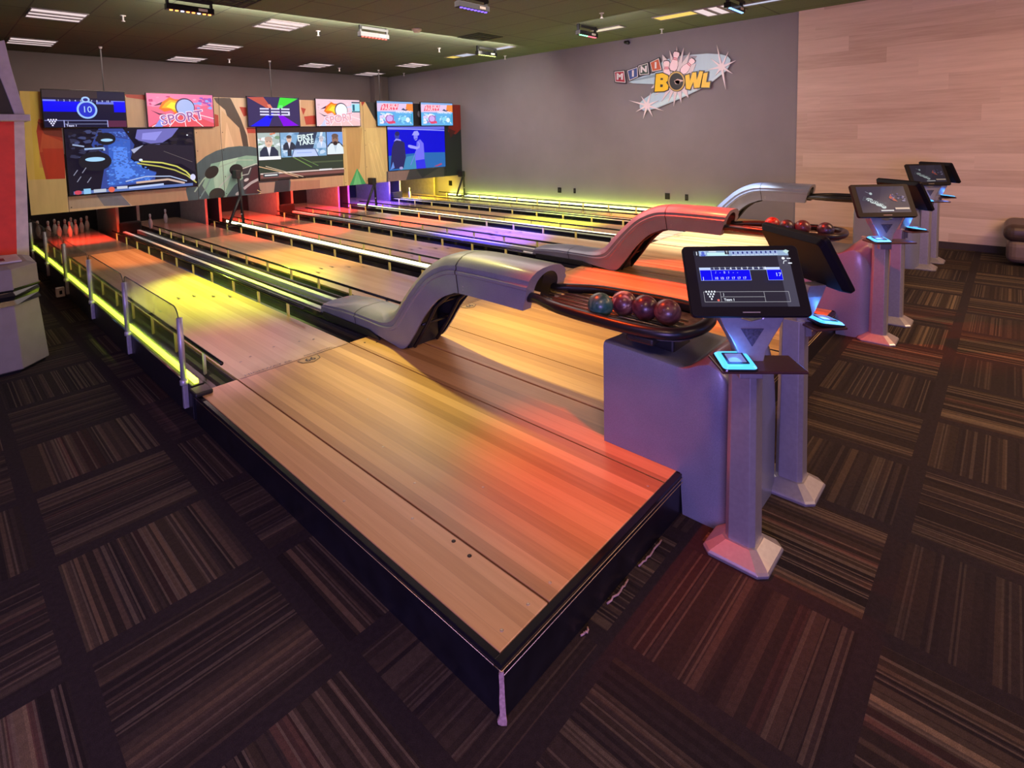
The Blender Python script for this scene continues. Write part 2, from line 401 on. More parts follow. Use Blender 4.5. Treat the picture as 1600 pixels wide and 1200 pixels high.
# ------------------------------------------------------------------ the room
struct('floor', MB().box((-7, -7, -.1), (WX+.15, BY+.15, 0)), CARPET)
struct('ceiling', MB().box((-7, -7, CZ), (WX+.15, BY+.15, CZ+.1)), CEIL)
struct('wall_right', MB().box((WX, -7, 0), (WX+.15, BY+.15, CZ)), GREY)
struct('wall_back', MB().box((-7, BY, 0), (WX, BY+.15, CZ)), BACKP)
tag(struct('trim_1', MB().box((WX-.02, -7, .09), (WX, 1.385, CZ)), WALLWOOD), 'pale pink-brown wood plank cladding on the right wall')
struct('baseboard_right', MB().box((WX-.03, -7, 0), (WX, 1.385, .09)), mat('dark_base_trim', (.03, .018, .012), .6))
struct('trim_2', MB().box((7.62, BY-.22, 2.0), (7.86, BY, CZ)).box((7.86, BY-.1, 2.0), (8.15, BY, CZ)), BACKP)

# ------------------------------------------------------------------ approach platforms
DZ_ = .179
def deck_text():
    c = Canvas((0, 0, 0), (1, 0, 0), (0, 1, 0), (0, 0, 1), .0006); return c
pair_names = ('nearest', 'middle', 'farthest')
def platform(k):
    X = P*k; x1 = X+2.742 if k < 2 else WX-.035
    t = thing('bowling_approach', (X+1.36, 1.2, 0), '%s maple approach platform, %s' % (pair_names[k], ('nearest the camera, with the 66 badge in clear view', 'washed bright red between the two front pedestals', 'against the grey wall beside the farthest kiosks')[k]), 'bowling approach', 'raised approach platforms')
    # wood decks
    for nme, u0, u1 in (('deck_border', .018, .2355), ('lane_deck', .2425, 1.0125), ('centre_deck', 1.0195, 1.352), ('centre_deck', 1.366, 1.6995), ('lane_deck', 1.7065, 2.4765), ('deck_border', 2.4835, x1-X-.003)):
        MB().box((X+u0, .02, .10), (X+u1, 2.365, DZ_)).build(nme, WOOD, t, bevel=.0015, seg=1)
    s = MB().box((X+.0, .0, 0), (x1, .019, .162)).box((X, .019, 0), (X+.017, 2.364, .162)).box((X+.017, 2.345, 0), (x1, 2.364, .10)).box((X+.018, .02, .085), (x1, 2.34, .099))
    s.build('skirting', BLACK, t)
    e = MB().box((X-.006, -.006, .158), (x1, .019, .1765)).box((X-.006, .019, .158), (X+.0175, 2.364, .1765))
    e.build('edge_trim', GBLACK, t, bevel=.002)
    b = MB().tube([(X-.008, .019, .1585), (X-.008, -.008, .1585), (x1, -.008, .1585)], .0016, 6).tube([(X, -.0085, .142), (x1, -.0085, .142)], .0014, 6).tube([(X-.008, 2.364, .1585), (X-.008, .02, .1585)], .0012, 6)
    b.build('trim_line', BRASS, t)
    for x0 in (X+.2425, X+1.706): MB().box((x0+.012, 2.352, .1785), (x0+.758, 2.3575, .1799)).build('foul_line', mat('foul_line_ink', (.05, .025, .012), .4), t)
    for x0 in (.2425, 1.706):
        c = Canvas((X, 0, DZ_), (1, 0, 0), (0, 1, 0), (0, 0, 1), .0006)
        c.text('HIGHWAY 66', x0+.2, 2.385, .034, S_(70, 45, 30), sx=1.5, bold=.01)
        c.text('MINI BOWL', x0+.55, 2.385, .026, S_(80, 52, 34), sx=1.6)
        cx, cy = x0+.44, 2.30
        c.poly([(cx-.075, cy+.035), (cx-.045, cy+.045), (cx, cy+.038), (cx+.045, cy+.045), (cx+.075, cy+.035), (cx+.065, cy-.02), (cx, cy-.055), (cx-.065, cy-.02)], S_(75, 55, 35))
        c.poly([(cx-.068, cy+.03), (cx-.043, cy+.04), (cx, cy+.033), (cx+.043, cy+.04), (cx+.068, cy+.03), (cx+.058, cy-.017), (cx, cy-.049), (cx-.058, cy-.017)], S_(190, 155, 105))
        c.text('66', cx, cy-.002, .07, S_(45, 32, 22), bold=.03)
        c.build('lane_lettering', PRINT, t)
    for px, py in ((.07, .06), (.19, .06), (.30, .06), (.95, .06), (.07, .9), (.19, .62), (.4, 1.1), (.5, .55), (.33, .78), (.62, 1.55), (1.9, .06), (2.3, .06)):
        MB().lathe([(.006, 0), (.006, .0008), (.004, .0012)], (X+px, py, DZ_-.0002), 10).build('screw', SCREWM, t)
    for px, py in ((.205, .33), (.215, .42), (1.15, 2.22), (1.09, 2.28), (1.6, 2.2)): MB().lathe([(.008, 0), (.008, .0009), (.003, .001)], (X+px, py, DZ_-.0002), 8).build('dark_dowel', DARKHOLE, t)
    if k == 0:
        f = MB(); rnd = random.Random(3)
        pts = [(.001, -.008)]; y = 0
        prof = [(-.004, 0), (-.022, .004), (-.026, .012), (-.020, .02), (-.012, .03), (-.014, .07), (-.011, .11), (-.013, .15), (-.009, .158), (.012, .158), (.014, .09), (.018, .03), (.022, .012), (.02, 0)]
        # torn fabric strip hanging down the platform corner
        r = Matrix.Rotation(math.radians(-45), 4, 'Z')
        f.prism([r @ Vector((a*.55, -.012, b)) for a, b in prof], r @ Vector((0, .008, 0)))
        f.build('torn_corner_strip', mat('frayed_pink_fabric', (.42, .27, .24), .95, var=.3, scale=90), t)
        for x0, x1_, h_ in ((.52, .66, .010), (.74, .92, .012), (.36, .40, .006)):
            n = 14; a = [(x0+(x1_-x0)*i/n, -.012-.010*math.sin(math.pi*i/n)*rnd.uniform(.6, 1.4), h_*math.sin(math.pi*min(1, max(.05, i/n)))*rnd.uniform(.7, 1.5)+.002) for i in range(n+1)]
            MB().tube(a, .0034, 6).build('frayed_carpet_edge', mat('frayed_pink_fabric', (.42, .27, .24), .95), t)
    return t
for k in range(3): platform(k)

# ------------------------------------------------------------------ lanes, gutters, bumpers
lane_names = ('first lane from the left, beside the glass fence', 'second lane from the left, lit yellow and orange', 'third lane from the left, lit red at its far end', 'fourth lane from the left, right of the blue ball track', 'fifth lane from the left, with a blue pin deck', 'sixth lane, along the grey wall with a yellow pin deck')
GUT = mat('black_gutter_plastic', (.018, .020, .028), .28, var=.3)
def lane(i):
    k, s = divmod(i, 2); X = P*k + (.2425 if s == 0 else 1.706)
    t = thing('bowling_lane', (X+.385, 2.366, 0), 'glossy maple bowling lane, %s' % lane_names[i], 'bowling lane', 'bowling lanes')
    MB().box((X, 2.366, .06), (X+.7705, 7.80, DZ_)).build('lane_bed', LANEWOOD, t)
    MB().box((X, 7.805, .06), (X+.7705, 10.95, DZ_)).build('pin_deck', m_deck, t)
    c = Canvas((X, 0, DZ_), (1, 0, 0), (0, 1, 0), (0, 0, 1), .0006)
    for a, b in ((.12, 2.62), (.2, 2.66), (.55, 2.66), (.64, 2.62), (.38, 2.7)): c.ell(a, b, .010, .006, S_(60, 38, 25), 8)
    for a in (.1, .22, .34, .46, .58, .68):
        yy = 4.1+.5*(1-abs(a-.385)/.385); c.poly([(a-.012, yy), (a+.012, yy), (a, yy+.10)], S_(70, 40, 25))
    c.build('lane_marking', PRINT, t)
    # half-pipe gutters either side
    for side, (g0, g1) in (('left', (X-.165, X-.002)), ('right', (X+.7725, X+.936))):
        cx, w = (g0+g1)/2, (g1-g0)/2; n = 10
        prof = [(g0, .165), (g0+.006, .165)] + [(cx-(w-.008)*math.cos(math.pi*j/n), .165-.07*math.sin(math.pi*j/n)) for j in range(1, n)] + [(g1-.006, .165), (g1, .165), (g1, .06), (g0, .06)]
        MB().prism([(a, 2.37, b) for a, b in prof], (0, 7.2, 0)).build('gutter', GUT, t)
    for side, bx, rx in ((0, X-.045, X-.050), (1, X+.8155, X+.8205)):
        # near lane 1 the rail starts right at the foul line
        y0 = 2.47 if side == 0 or i % 2 == 1 else 3.1
        r = MB().tube([(rx, y0, .264), (rx, 9.35, .264)], .0115, 8).build('bumper_rail', GBLACK, t)
        for j in range(12):
            y = 2.79+.57*j
            if y < y0: continue
            MB().box((bx-.008, y-.013, .10), (bx+.006, y+.013, .256)).build('post', WHITEP if (j == 0) else LITPOST, r)
    return t
def _pd():
    t = NT('worn_pin_deck'); x, y, z, p = t.xyz(); n = t.noise(p, 4, 4)
    t.set(col=t.ramp(n, [(.3, (.20, .13, .09)), (.7, (.30, .20, .14))]), rough=.2); return t.m
m_deck = _pd()
for i in range(6): lane(i)

# ball return tracks between the two lanes of a pair
TRACKM = mat('pale_track_rail', (.66, .68, .64), .45, metal=.0, var=.05)
for k in range(3):
    X = P*k; t = thing('ball_return_track', (X+1.36, 5.9, 0), 'black ball return track with two pale rails running to the %s grey ramp' % pair_names[k], 'ball return track', 'ball return tracks')
    MB().box((X+1.18, 2.37, 0), (X+1.54, 9.7, .150)).build('bed', BLACK, t)
    MB().box((X+1.18, 2.37, .150), (X+1.20, 9.5, .215)).box((X+1.52, 2.37, .150), (X+1.54, 9.5, .215)).build('side_wall', GBLACK, t, bevel=.004)
    MB().box((X+1.345, 2.37, .150), (X+1.375, 9.5, .195)).build('centre_bar', GBLACK, t, bevel=.006)
    for x in (1.258, 1.462): MB().box((X+x-.023, 2.4, .150), (X+x+.023, 9.5, .211)).build('rail', TRACKM, t, bevel=.004)
    MB().box((X+1.205, 9.5, .15), (X+1.515, 9.60, .36)).build('ball_opening', mat('opening_dark', (.006, .006, .006), .9), t, bevel=.03)  # black box stands in for the dark of the ball opening

# dividers with light strips
def divider(x0, x1, y0, y1, ztop, lx, lz, label, m, out=0):
    t = thing('lane_divider', ((x0+x1)/2, (y0+y1)/2, 0), label, 'lane divider')
    MB().box((x0, y0, 0), (x1, y1, ztop)).build('kerb', mat('satin_black_kerb', (.010, .010, .012), .45), t, bevel=.004)
    MB().box((lx-(.011 if lx < .1 else .005), y0+.02, ztop), (lx+(.011 if lx < .1 else .005), y1-.06, lz+.008)).build('light_strip', m, t)
    return t
divider(-.0, .070, 2.42, 9.2, .205, .034, .219, 'black kerb with glowing yellow-green strip under the glass fence', LEDY)
divider(2.655, 2.824, 2.368, 9.2, .205, 2.757, .232, 'black lane divider with pale glowing strip left of the red-lit lanes', LEDW)
divider(2.655+P, 2.824+P, 2.368, 9.2, .205, 2.757+P, .232, 'black lane divider with thin pale glowing strip left of the blue pin deck', LEDW)
divider(8.146, WX-.001, 2.368, 9.2, .19, 8.160, .205, 'black kerb with glowing yellow-green strip along the grey wall', emit('yellow_green_wall_led', (.90, 1.0, .35), 9))
# low ledge between first lane's gutter and the kerb is the lane's own gutter

# ------------------------------------------------------------------ glass fence
posty = [2.49, 3.73, 4.96, 6.19, 7.43, 8.67]
ordn = ('nearest', 'second', 'third', 'fourth', 'fifth', 'farthest')
for i, y in enumerate(posty):
    t = thing('fence_post', (-.018, y, 0), '%s aluminium post of the low glass fence beside the first lane' % ordn[i], 'post', 'glass fence posts')
    MB().tube([(-.018, y, .232), (-.018, y, .60)], .0165, 14).build('upright', POSTM, t)
    MB().box((-.028, y-.013, .058), (-.0005, y+.013, .205)).build('mounting_bracket', POSTM, t, bevel=.003)
    MB().lathe([(.020, 0), (.022, .004), (.022, .026), (.017, .032)], (-.018, y, .20), 14).build('clamp', POSTM, t)
for i in range(5):
    y0, y1 = posty[i]+.015, posty[i+1]-.015
    n = 6; r = .08; top = .655; b = .225
    pts = [(y0, b), (y1, b)] + [(y1-r*.6+r*.6*math.cos(a), top-r*.6+r*.6*math.sin(a)) for a in [math.pi/2*j/n for j in range(n+1)]] + [(y0+r-r*math.sin(a), top-r+r*math.cos(a)) for a in [math.pi/2*j/n for j in range(n+1)]]
    t = thing('glass_panel', (-.018, (y0+y1)/2, b), 'clear glass fence panel with rounded corner between the %s and %s posts' % (ordn[i], ordn[i+1]), 'glass panel', 'glass fence panels')
    MB().prism([(-.021, a, z) for a, z in pts], (.006, 0, 0)).build('pane', GLASS, t)
    e = [(-.018, a, z) for a, z in pts[1:]] + [(-.018, y0, .60)]
    MB().tube([(-.018, a, z) for a, z in pts[2:]], .0035, 6).build('edge', mat('dark_glass_edge', (.05, .055, .05), .15), t)
t = thing('rail_end_block', (.03, 2.33, DZ_), 'small black foam block at the foot of the nearest glass fence post', 'end block')
MB().box((-.022, 2.29, DZ_), (.075, 2.40, .205)).build('block', MBLACK, t, bevel=.008)
t = thing('outlet_box', (-.05, 6.42, 0), 'small white electrical box on the carpet against the black kerb', 'outlet box')
MB().box((-.085, 6.38, 0), (-.01, 6.44, .10)).build('box', WHITEP, t, bevel=.005)
MB().box((-.06, 6.375, .03), (-.035, 6.381, .07)).build('socket', GBLACK, t)

# ------------------------------------------------------------------ ball ramps (grey shells over the track end)
def ramp(k):
    X = P*k + 1.36; Wd = .172
    t = thing('ball_return_ramp', (X, 2.0, DZ_), ('nearest grey S-shaped ball return ramp, rising to a round tunnel mouth', 'middle S-shaped ball return ramp, tinted red on top', 'farthest S-shaped ball return ramp, blue sheen against the wall')[k], 'ball return ramp', 'ball return ramps')
    bot = [(3.06, .216), (2.72, .216), (2.36, .216), (2.10, .19), (1.965, .185), (1.86, .29), (1.74, .45), (1.60, .59), (1.47, .655), (1.40, .672), (1.15, .672), (.90, .668)]
    top = [(3.02, .30), (2.72, .335), (2.42, .337), (2.25, .352), (2.13, .415), (2.02, .54), (1.90, .66), (1.76, .78), (1.60, .862), (1.43, .892), (1.15, .896), (.845, .890)]
    def smooth(L, m):  # Catmull-Rom
        out = []
        for i in range(len(L)-1):
            p0, p1, p2, p3 = L[max(i-1, 0)], L[i], L[i+1], L[min(i+2, len(L)-1)]
            for j in range(m):
                u = j/m; out.append(tuple(.5*((2*p1[q])+(-p0[q]+p2[q])*u+(2*p0[q]-5*p1[q]+4*p2[q]-p3[q])*u*u+(-p0[q]+3*p1[q]-3*p2[q]+p3[q])*u**3) for q in (0, 1)))
        return out+[L[-1]]
    m = 4; B, T = smooth(bot, m), smooth(top, m)
    sec = [(-1, 0), (-1, .30), (-1, .50), (-1.04, .525), (-1.04, .60), (-.975, .63), (-.955, .70), (-.965, .745), (-.90, .80), (-.80, .865), (-.62, .945), (-.35, .99), (0, 1)]
    sec = sec + [(-a, h) for a, h in reversed(sec[:-1])]
    def part(name, i0, i1, cap0=False, cap1=False):
        mb = MB(); n = len(sec); O, I = [], []
        for i in range(i0, i1+1):
            b, tp = Vector((0, *B[i])), Vector((0, *T[i])); L = (tp-b).length; th = min(.02, L*.2)
            O.append([Vector((X, 0, 0)) + b + (tp-b)*h + Vector((a*Wd, 0, 0)) for a, h in sec])
            I.append([Vector((X, 0, 0)) + b + (tp-b)*(h*(L-th)/L) + Vector((a*(Wd-.012), 0, 0)) for a, h in sec])
        mb.mi = 0; mb.loft(O, False, False)
        mb.mi = 1; mb.loft(I, False, False)
        mb.mi = 0
        for E in (0, -1):
            if E == -1 and cap1:   # tunnel mouth: rim narrowing to a round opening
                o = O[-1]; b, tp = Vector((X, *B[i1])), Vector((X, *T[i1])); L = tp-b
                hole = [b + L*(.10+.36) + Vector((-.104*math.cos(math.pi*1.0*j/(n-1)), 0, 0)) + L*(.40*math.sin(math.pi*j/(n-1))) for j in range(n)]
                hole[0] = b + Vector((-.104, 0, 0)); hole[-1] = b + Vector((.104, 0, 0))
                mb._mk(o+hole, [(j, j+1, n+j+1, n+j) for j in range(n-1)], False)
                mb.mi = 1; back = [h + Vector((0, .10, .005)) for h in hole]
                mb._mk(hole+back, [(j, j+1, n+j+1, n+j) for j in range(n-1)], True); mb.mi = 0
            elif E == 0 and cap0:
                mb._mk(O[0], [tuple(range(n))], False)
            else:
                mb._mk(O[E]+I[E], [(j, j+1, n+j+1, n+j) for j in range(n-1)], False)
        for s in (0, -1):
            a = [o[s] for o in O]; b_ = [q[s] for q in I]; q = len(a)
            mb._mk(a+b_, [(j, j+1, q+j+1, q+j) for j in range(q-1)], False)
        o = mb.build(name, [SHELL, MBLACK], t)
        e = o.modifiers.new('edge', 'EDGE_SPLIT'); e.split_angle = math.radians(24); return o
    part('tail_cover', 0, int(1.5*m), cap0=True)
    part('neck_shell', int(1.5*m), 9*m)
    hd = part('tunnel_hood', 9*m, 11*m, cap1=True)
    for i_ in (int(1.5*m), 9*m):       # dark joint lines between the shells
        q = []
        for e_ in (-.0035, .0035):
            b0, t0 = Vector((X, *B[i_])), Vector((X, *T[i_])); dr = (Vector((X, *B[i_-1]))-b0).normalized(); L = t0-b0
            q.append([b0 + L*(h*1.006) + Vector((a*Wd*1.012, 0, 0)) + dr*e_ for a, h in sec])
        MB().loft(q, False, False).build('joint_line', MBLACK, t)
    for (yy, zz) in ((1.36, .72), (1.36, .70)):
        MB().lathe([(.004, 0), (.004, .002)], (0, 0, 0), 8, M=Matrix.Translation((X-Wd-.001, yy, zz)) @ Matrix.Rotation(math.radians(90), 4, 'Y')).build('rivet', SILVER, hd)
    # black side flange and the lift frame inside
    MB().prism([(X-Wd-.002, 3.0, .180), (X-Wd-.002, 2.32, .180), (X-Wd-.002, 2.22, .182), (X-Wd-.002, 2.24, .20), (X-Wd-.002, 2.30, .218), (X-Wd-.002, 2.36, .232), (X-Wd-.002, 3.0, .232)], (-.012, 0, 0)).build('side_flange', MBLACK, t, bevel=.004)
    fr = MB()
    pts = [(1.93, .19), (1.80, .36), (1.69, .52), (1.56, .62), (1.42, .665)]
    for x in (-.10, .10): fr.tube([(X+x, a, b) for a, b in pts], .013, 8)
    for a, b in pts[1:4]: fr.cyl((X-.12, a+.02, b+.01), (X+.12, a+.02, b+.01), .010, 8)
    fr.box((X-.13, 1.95, .181), (X+.13, 2.02, .42))
    fr.build('lift_frame', MBLACK, t)
    return t
for k in range(3): ramp(k)

# ------------------------------------------------------------------ ball racks and their pedestals
def pedestal(k):
    X = P*k + 1.36
    t = thing('ball_rack_pedestal', (X, .05, 0), ('nearest lilac-grey moulded pedestal under the oval ball rack, beside the kiosk with the score display', 'middle grey moulded pedestal under the second ball rack, red-lit at its front', 'farthest grey moulded pedestal between the two rear kiosk pairs')[k], 'pedestal', 'ball rack pedestals')
    ys = [.375, .365, .25, .12, .02, .0015, -.0085, -.03, -.07, -.11, -.15, -.185, -.215, -.232, -.24]
    edge = [.60, .655, .650, .642, .634, .633, .634, .642, .664, .678, .664, .628, .560, .50, .40]
    ctr = [.60, .645, .635, .625, .618, .617, .618, .630, .675, .715, .730, .728, .700, .62, .42]
    half = [.225, .24, .24, .24, .24, .24, .24, .24, .24, .24, .238, .230, .212, .195, .18]
    secs = []
    for y, e, c, h in zip(ys, edge, ctr, half):
        zb = .1795 if y > 0 else .0
        zm = min(.5, e-.06)
        r = [(-h, zb), (-h, zm), (-h, e-.020), (-h+.006, e-.005), (-h+.02, e)]
        r += [(-.17, e*.35+c*.65 if y < 0 else c+.006), (-.10, c), (0, c), (.10, c), (.17, e*.35+c*.65 if y < 0 else c+.006)]
        r += [(h-.02, e), (h-.006, e-.005), (h, e-.020), (h, zm), (h, zb)]
        secs.append([(X+a, y, z) for a, z in r])
    o = MB().loft(secs, True, True, True).build('moulded_body', SHELL, t)
    o.modifiers.new('e', 'EDGE_SPLIT').split_angle = math.radians(32)
    # raised badge at the front of the top
    g = MB(); Mx = Matrix.Translation((X, -.165, .732)) @ Matrix.Rotation(math.radians(12), 4, 'X')
    g.lathe([(.052, 0), (.055, .003), (.050, .006), (.044, .004), (.041, .002)], (0, 0, 0), 6, True, Mx)
    g.lathe([(.014, .002), (.016, .006), (.010, .008)], (0, 0, 0), 10, True, Mx)
    g.build('badge', SHELL, t)
    MB().box((X-.205, -.215, -.0), (X+.205, .0, .012)).build('shadow_gap_foot', BLACK, t) if False else None
    MB().box((X-.09, .10, .600), (X+.09, .30, .700)).box((X-.245, .12, .690), (X+.245, .25, .722)).build('rack_bracket', MBLACK, t, bevel=.01)
    sc = MB()
    sc.box((X-.2415, .0, .045), (X-.2395, .016, .06)); sc.build('fixing_screw', GBLACK, t)
def rack(k):
    X = P*k + 1.345
    t = thing('ball_rack', (X, .4, .72), ('black oval tube ball rack holding the green ball and three dark red balls', 'black oval tube ball rack of the middle ramp, holding four dark balls', 'black oval tube ball rack of the farthest ramp')[k], 'ball rack', 'ball racks')
    h = [(.115, .90, .735), (.115, .865, .737), (.138, .80, .744), (.195, .66, .748), (.215, .52, .748), (.225, .36, .748), (.226, .22, .748), (.208, .11, .748), (.165, .04, .748), (.09, .005, .748), (0, -.005, .748)]
    L = [(-a, b, c) for a, b, c in h] + [(a, b, c) for a, b, c in reversed(h[:-1])]
    out = []
    for i in range(len(L)-1):
        p0, p1, p2, p3 = L[max(i-1, 0)], L[i], L[i+1], L[min(i+2, len(L)-1)]
        for j in range(4):
            u = j/4; out.append(tuple(.5*((2*p1[q])+(-p0[q]+p2[q])*u+(2*p0[q]-5*p1[q]+4*p2[q]-p3[q])*u*u+(-p0[q]+3*p1[q]-3*p2[q]+p3[q])*u**3) for q in range(3)))
    out.append(L[-1])
    MB().tube([(X+a, b, c) for a, b, c in out], .0275, 12).build('bumper_ring', mat('satin_black_tube', (.008, .008, .009), .34), t)
    # shallow tray floor with wire rods
    fl = [(a*.93, b, .7225) for a, b, c in L[2:-2]]
    MB().prism([(X+a, max(.012, b) if abs(a) > .05 else .005, z) for a, b, z in fl], (0, 0, -.012)).build('tray', mat('dark_scuffed_tray', (.09, .08, .07), .75, var=.5, scale=30), t)
    for x in (-.075, -.028, .028, .075):
        MB().tube([(X+x, .86, .733), (X+x, .10, .7285)], .0045, 6).build('wire_rod', mat('worn_steel_wire', (.40, .36, .33), .35, metal=.8), t)
for k in range(3): pedestal(k); rack(k)

def m_ball(name, a, b, c, sc=6):
    t = NT(name); x, y, z, p = t.xyz(True); w = t.n('ShaderNodeTexNoise'); t.put(w.inputs['Vector'], p); w.inputs['Scale'].default_value = sc*2; w.inputs['Distortion'].default_value = 2.6; w.inputs['Detail'].default_value = 3
    t.set(col=t.ramp(w.outputs[0], [(.38, a), (.5, b), (.64, c)]), rough=.34, coat=.15); return t.m
BG = m_ball('green_marble_ball', (.015, .075, .06), (.03, .11, .085), (.06, .15, .12))
BM = m_ball('maroon_ball', (.035, .010, .016), (.06, .020, .026), (.09, .035, .042))
BS = m_ball('swirled_ball', (.07, .018, .025), (.12, .05, .045), (.52, .36, .26), 4)
BR = m_ball('red_brown_ball', (.06, .022, .022), (.10, .042, .038), (.14, .07, .055))
BK = m_ball('dark_ball', (.014, .012, .014), (.035, .028, .03), (.07, .05, .055))
BRD = m_ball('red_ball', (.20, .012, .008), (.32, .03, .016), (.38, .08, .05))
def ball(x, y, m, label, z=.790):
    t = thing('bowling_ball', (x, y, z-.06), label, 'bowling ball', 'small bowling balls on the racks')
    bm = MB(); n = 16
    bm.lathe([(max(.0004, .0598*math.sin(math.pi*i/n)), -.0598*math.cos(math.pi*i/n)) for i in range(n+1)], (x, y, z), 28)
    bm.build('ball', m, t)
for px, py, m, lb in ((938, 477, BG, 'dark green bowling ball, leftmost on the nearest rack'), (975, 474, BS, 'maroon bowling ball with cream swirl behind the green ball'), (1008, 481, BM, 'dark maroon bowling ball between the swirled and the red-brown ball'), (1043, 488, BR, 'red-brown bowling ball at the front end of the nearest rack')):
    q = at_z(px, py, .790); ball(q.x, q.y, m, lb)
for px, py, m, lb in ((1207, 350, BRD, 'bright red bowling ball on the middle rack'), (1229, 354, BK, 'dark olive bowling ball beside the bright red ball'), (1254, 355, BR, 'mottled brown-red bowling ball, third on the middle rack'), (1290, 359, BK, 'dark grey bowling ball at the front of the middle rack')):
    q = at_z(px, py, .790); ball(q.x, q.y, m, lb)

# ------------------------------------------------------------------ kiosks
GLOWB = emit('cyan_button_ring', (.06, .42, 1.0), 1.9)
def glyphs(c, s, x, y, size, col, **k): c.text(s, x, y, size, col, **k)
def score_screen(c, w, h):
    Wt = (.85, .9, 1.0); blu = (.0, .0, .85)
    c.rect(0, 0, w, h, (.022, .018, .03))
    c.rect(w*.88, 0, w, h, (.06, .055, .085))
    c.rect(0, h*.905, w, h, (.30, .42, .62)); c.rect(0, h*.90, w*.055, h, (.02, .02, .03)); c.text('1', w*.03, h*.95, .019, Wt, bold=.02)
    c.rect(w*.065, h*.905, w*.13, h*.995, (.42, .58, .85)); c.ell(w*.097, h*.96, .006, .006, (.1, .15, .6)); c.ell(w*.097, h*.92, .010, .004, (.1, .15, .6))
    c.rect(w*.14, h*.91, w*.36, h*.965, (.55, .85, .88)); c.rect(w*.16, h*.975, w*.24, h*.99, Wt); c.rect(w*.33, h*.93, w*.375, h*.999, (.03, .03, .05)); c.text('T', w*.353, h*.965, .014, Wt)
    for i in range(10):
        x = w*(.40+.048*i); c.rect(x, h*.925, x+w*.042, h*.985, (.35, .45, .75)); c.ell(x+w*.02, h*.955, .0035, .0045, (.03, .04, .2), 8); c.rect(x, h*.905, x+w*.042, h*.915, (.7, .75, .9))
    c.poly([(w*.93, h*.97), (w*.965, h*.995), (w*.998, h*.97), (w*.965, h*.915)], (.55, .75, .75))
    c.ell(w*.92, h*.835, .006, .005, Wt, 8); c.rect(w*.955, h*.825, w*.995, h*.84, Wt); c.line([(w*.95, h*.79), (w*.92, h*.785), (w*.91, h*.735)], .002, Wt); c.rect(w*.96, h*.735, w*.998, h*.755, Wt)
    c.rect(w*.02, h*.63, w*.86, h*.675, (.55, .66, .95)); c.rect(w*.14, h*.635, w*.70, h*.672, (.03, .03, .08))
    for i in range(10): c.text(str(i+1), w*(.175+.058*i), h*.654, .0125, Wt, bold=.02)
    c.rect(w*.02, h*.44, w*.54, h*.625, blu); c.rect(w*.715, h*.44, w*.865, h*.625, blu)
    for x0, x1 in ((.02, .54), (.715, .865)): c.line([(w*x0, h*.625), (w*x0, h*.44), (w*x1, h*.44), (w*x1, h*.625)], .0009, (.4, .5, 1))
    c.line([(w*.135, h*.44), (w*.135, h*.625)], .0009, (.4, .5, 1))
    c.text('J', w*.045, h*.475, .014, Wt)
    for i, s in enumerate(('10', '10', '17', '17', '17', '17')): c.text(s, w*(.18+.058*i), h*.475, .0125, Wt)
    for i, s in enumerate(('/', '-', '8', '1', '-', '-')): c.text(s, w*(.18+.045*i), h*.575, .0125, (.5, .6, 1))
    c.text('17', w*.82, h*.53, .018, (.7, .8, 1), sx=1.2)
    c.line([(w*.02, h*.235), (w*.885, h*.235), (w*.885, h*.06), (w*.02, h*.06), (w*.02, h*.235)], .0010, (.5, .5, .55)); c.line([(w*.19, h*.235), (w*.19, h*.06)], .001, (.5, .5, .55)); c.line([(w*.635, h*.235), (w*.635, h*.06)], .001, (.5, .5, .55)); c.line([(w*.19, h*.145), (w*.635, h*.145)], .001, (.5, .5, .55))
    c.text('J', w*.22, h*.19, .012, Wt); c.text('Team 1', w*.27, h*.095, .012, Wt, bold=.02)
    for r in range(4):
        for i in range(4-r): c.ell(w*(.045+.0285*(i+r/2)), h*(.235-.043*r), .0028, .0036, Wt, 8)
    c.ell(w*.155, h*.085, .0045, .004, (.8, .15, .12), 8)
def logo_screen(c, w, h, dim=1.0):
    q = lambda *a: tuple(v*dim for v in a)
    c.rect(0, 0, w, h, q(.055, .045, .075))
    c.poly([(w*.3, 0), (w*.55, h), (w*.8, h), (w*.5, 0)], q(.068, .055, .09))
    for i in range(9):
        a = i*.7; c.ell(w*(.20+.033*i), h*(.50-.035*i+.02*math.sin(a*3)), .017, .013, q(.62, .72, .72), 12); 
    c.text('Bowling', w*.29, h*.44, .050, q(.10, .10, .13), rot=-.28, bold=.01, shear=.3)
    c.ell(w*.27, h*.72, .010, .010, q(.5, .6, .62)); c.line([(w*.17, h*.80), (w*.25, h*.72)], .002, q(.4, .4, .5))
    c.poly([(w*.62, h*.55), (w*.68, h*.70), (w*.70, h*.58), (w*.78, h*.40), (w*.70, h*.44)], q(.55, .12, .08)); c.noise_fill(w*.66, h*.3, w*.95, h*.72, [q(.12, .09, .25), q(.3, .25, .4), q(.06, .05, .12)], 16, .011, 5)
    c.rect(w*.68, h*.10, w*.97, h*.17, q(.75, .55, .45)); c.rect(w*.38, h*.04, w*.64, h*.085, q(.8, .78, .8))
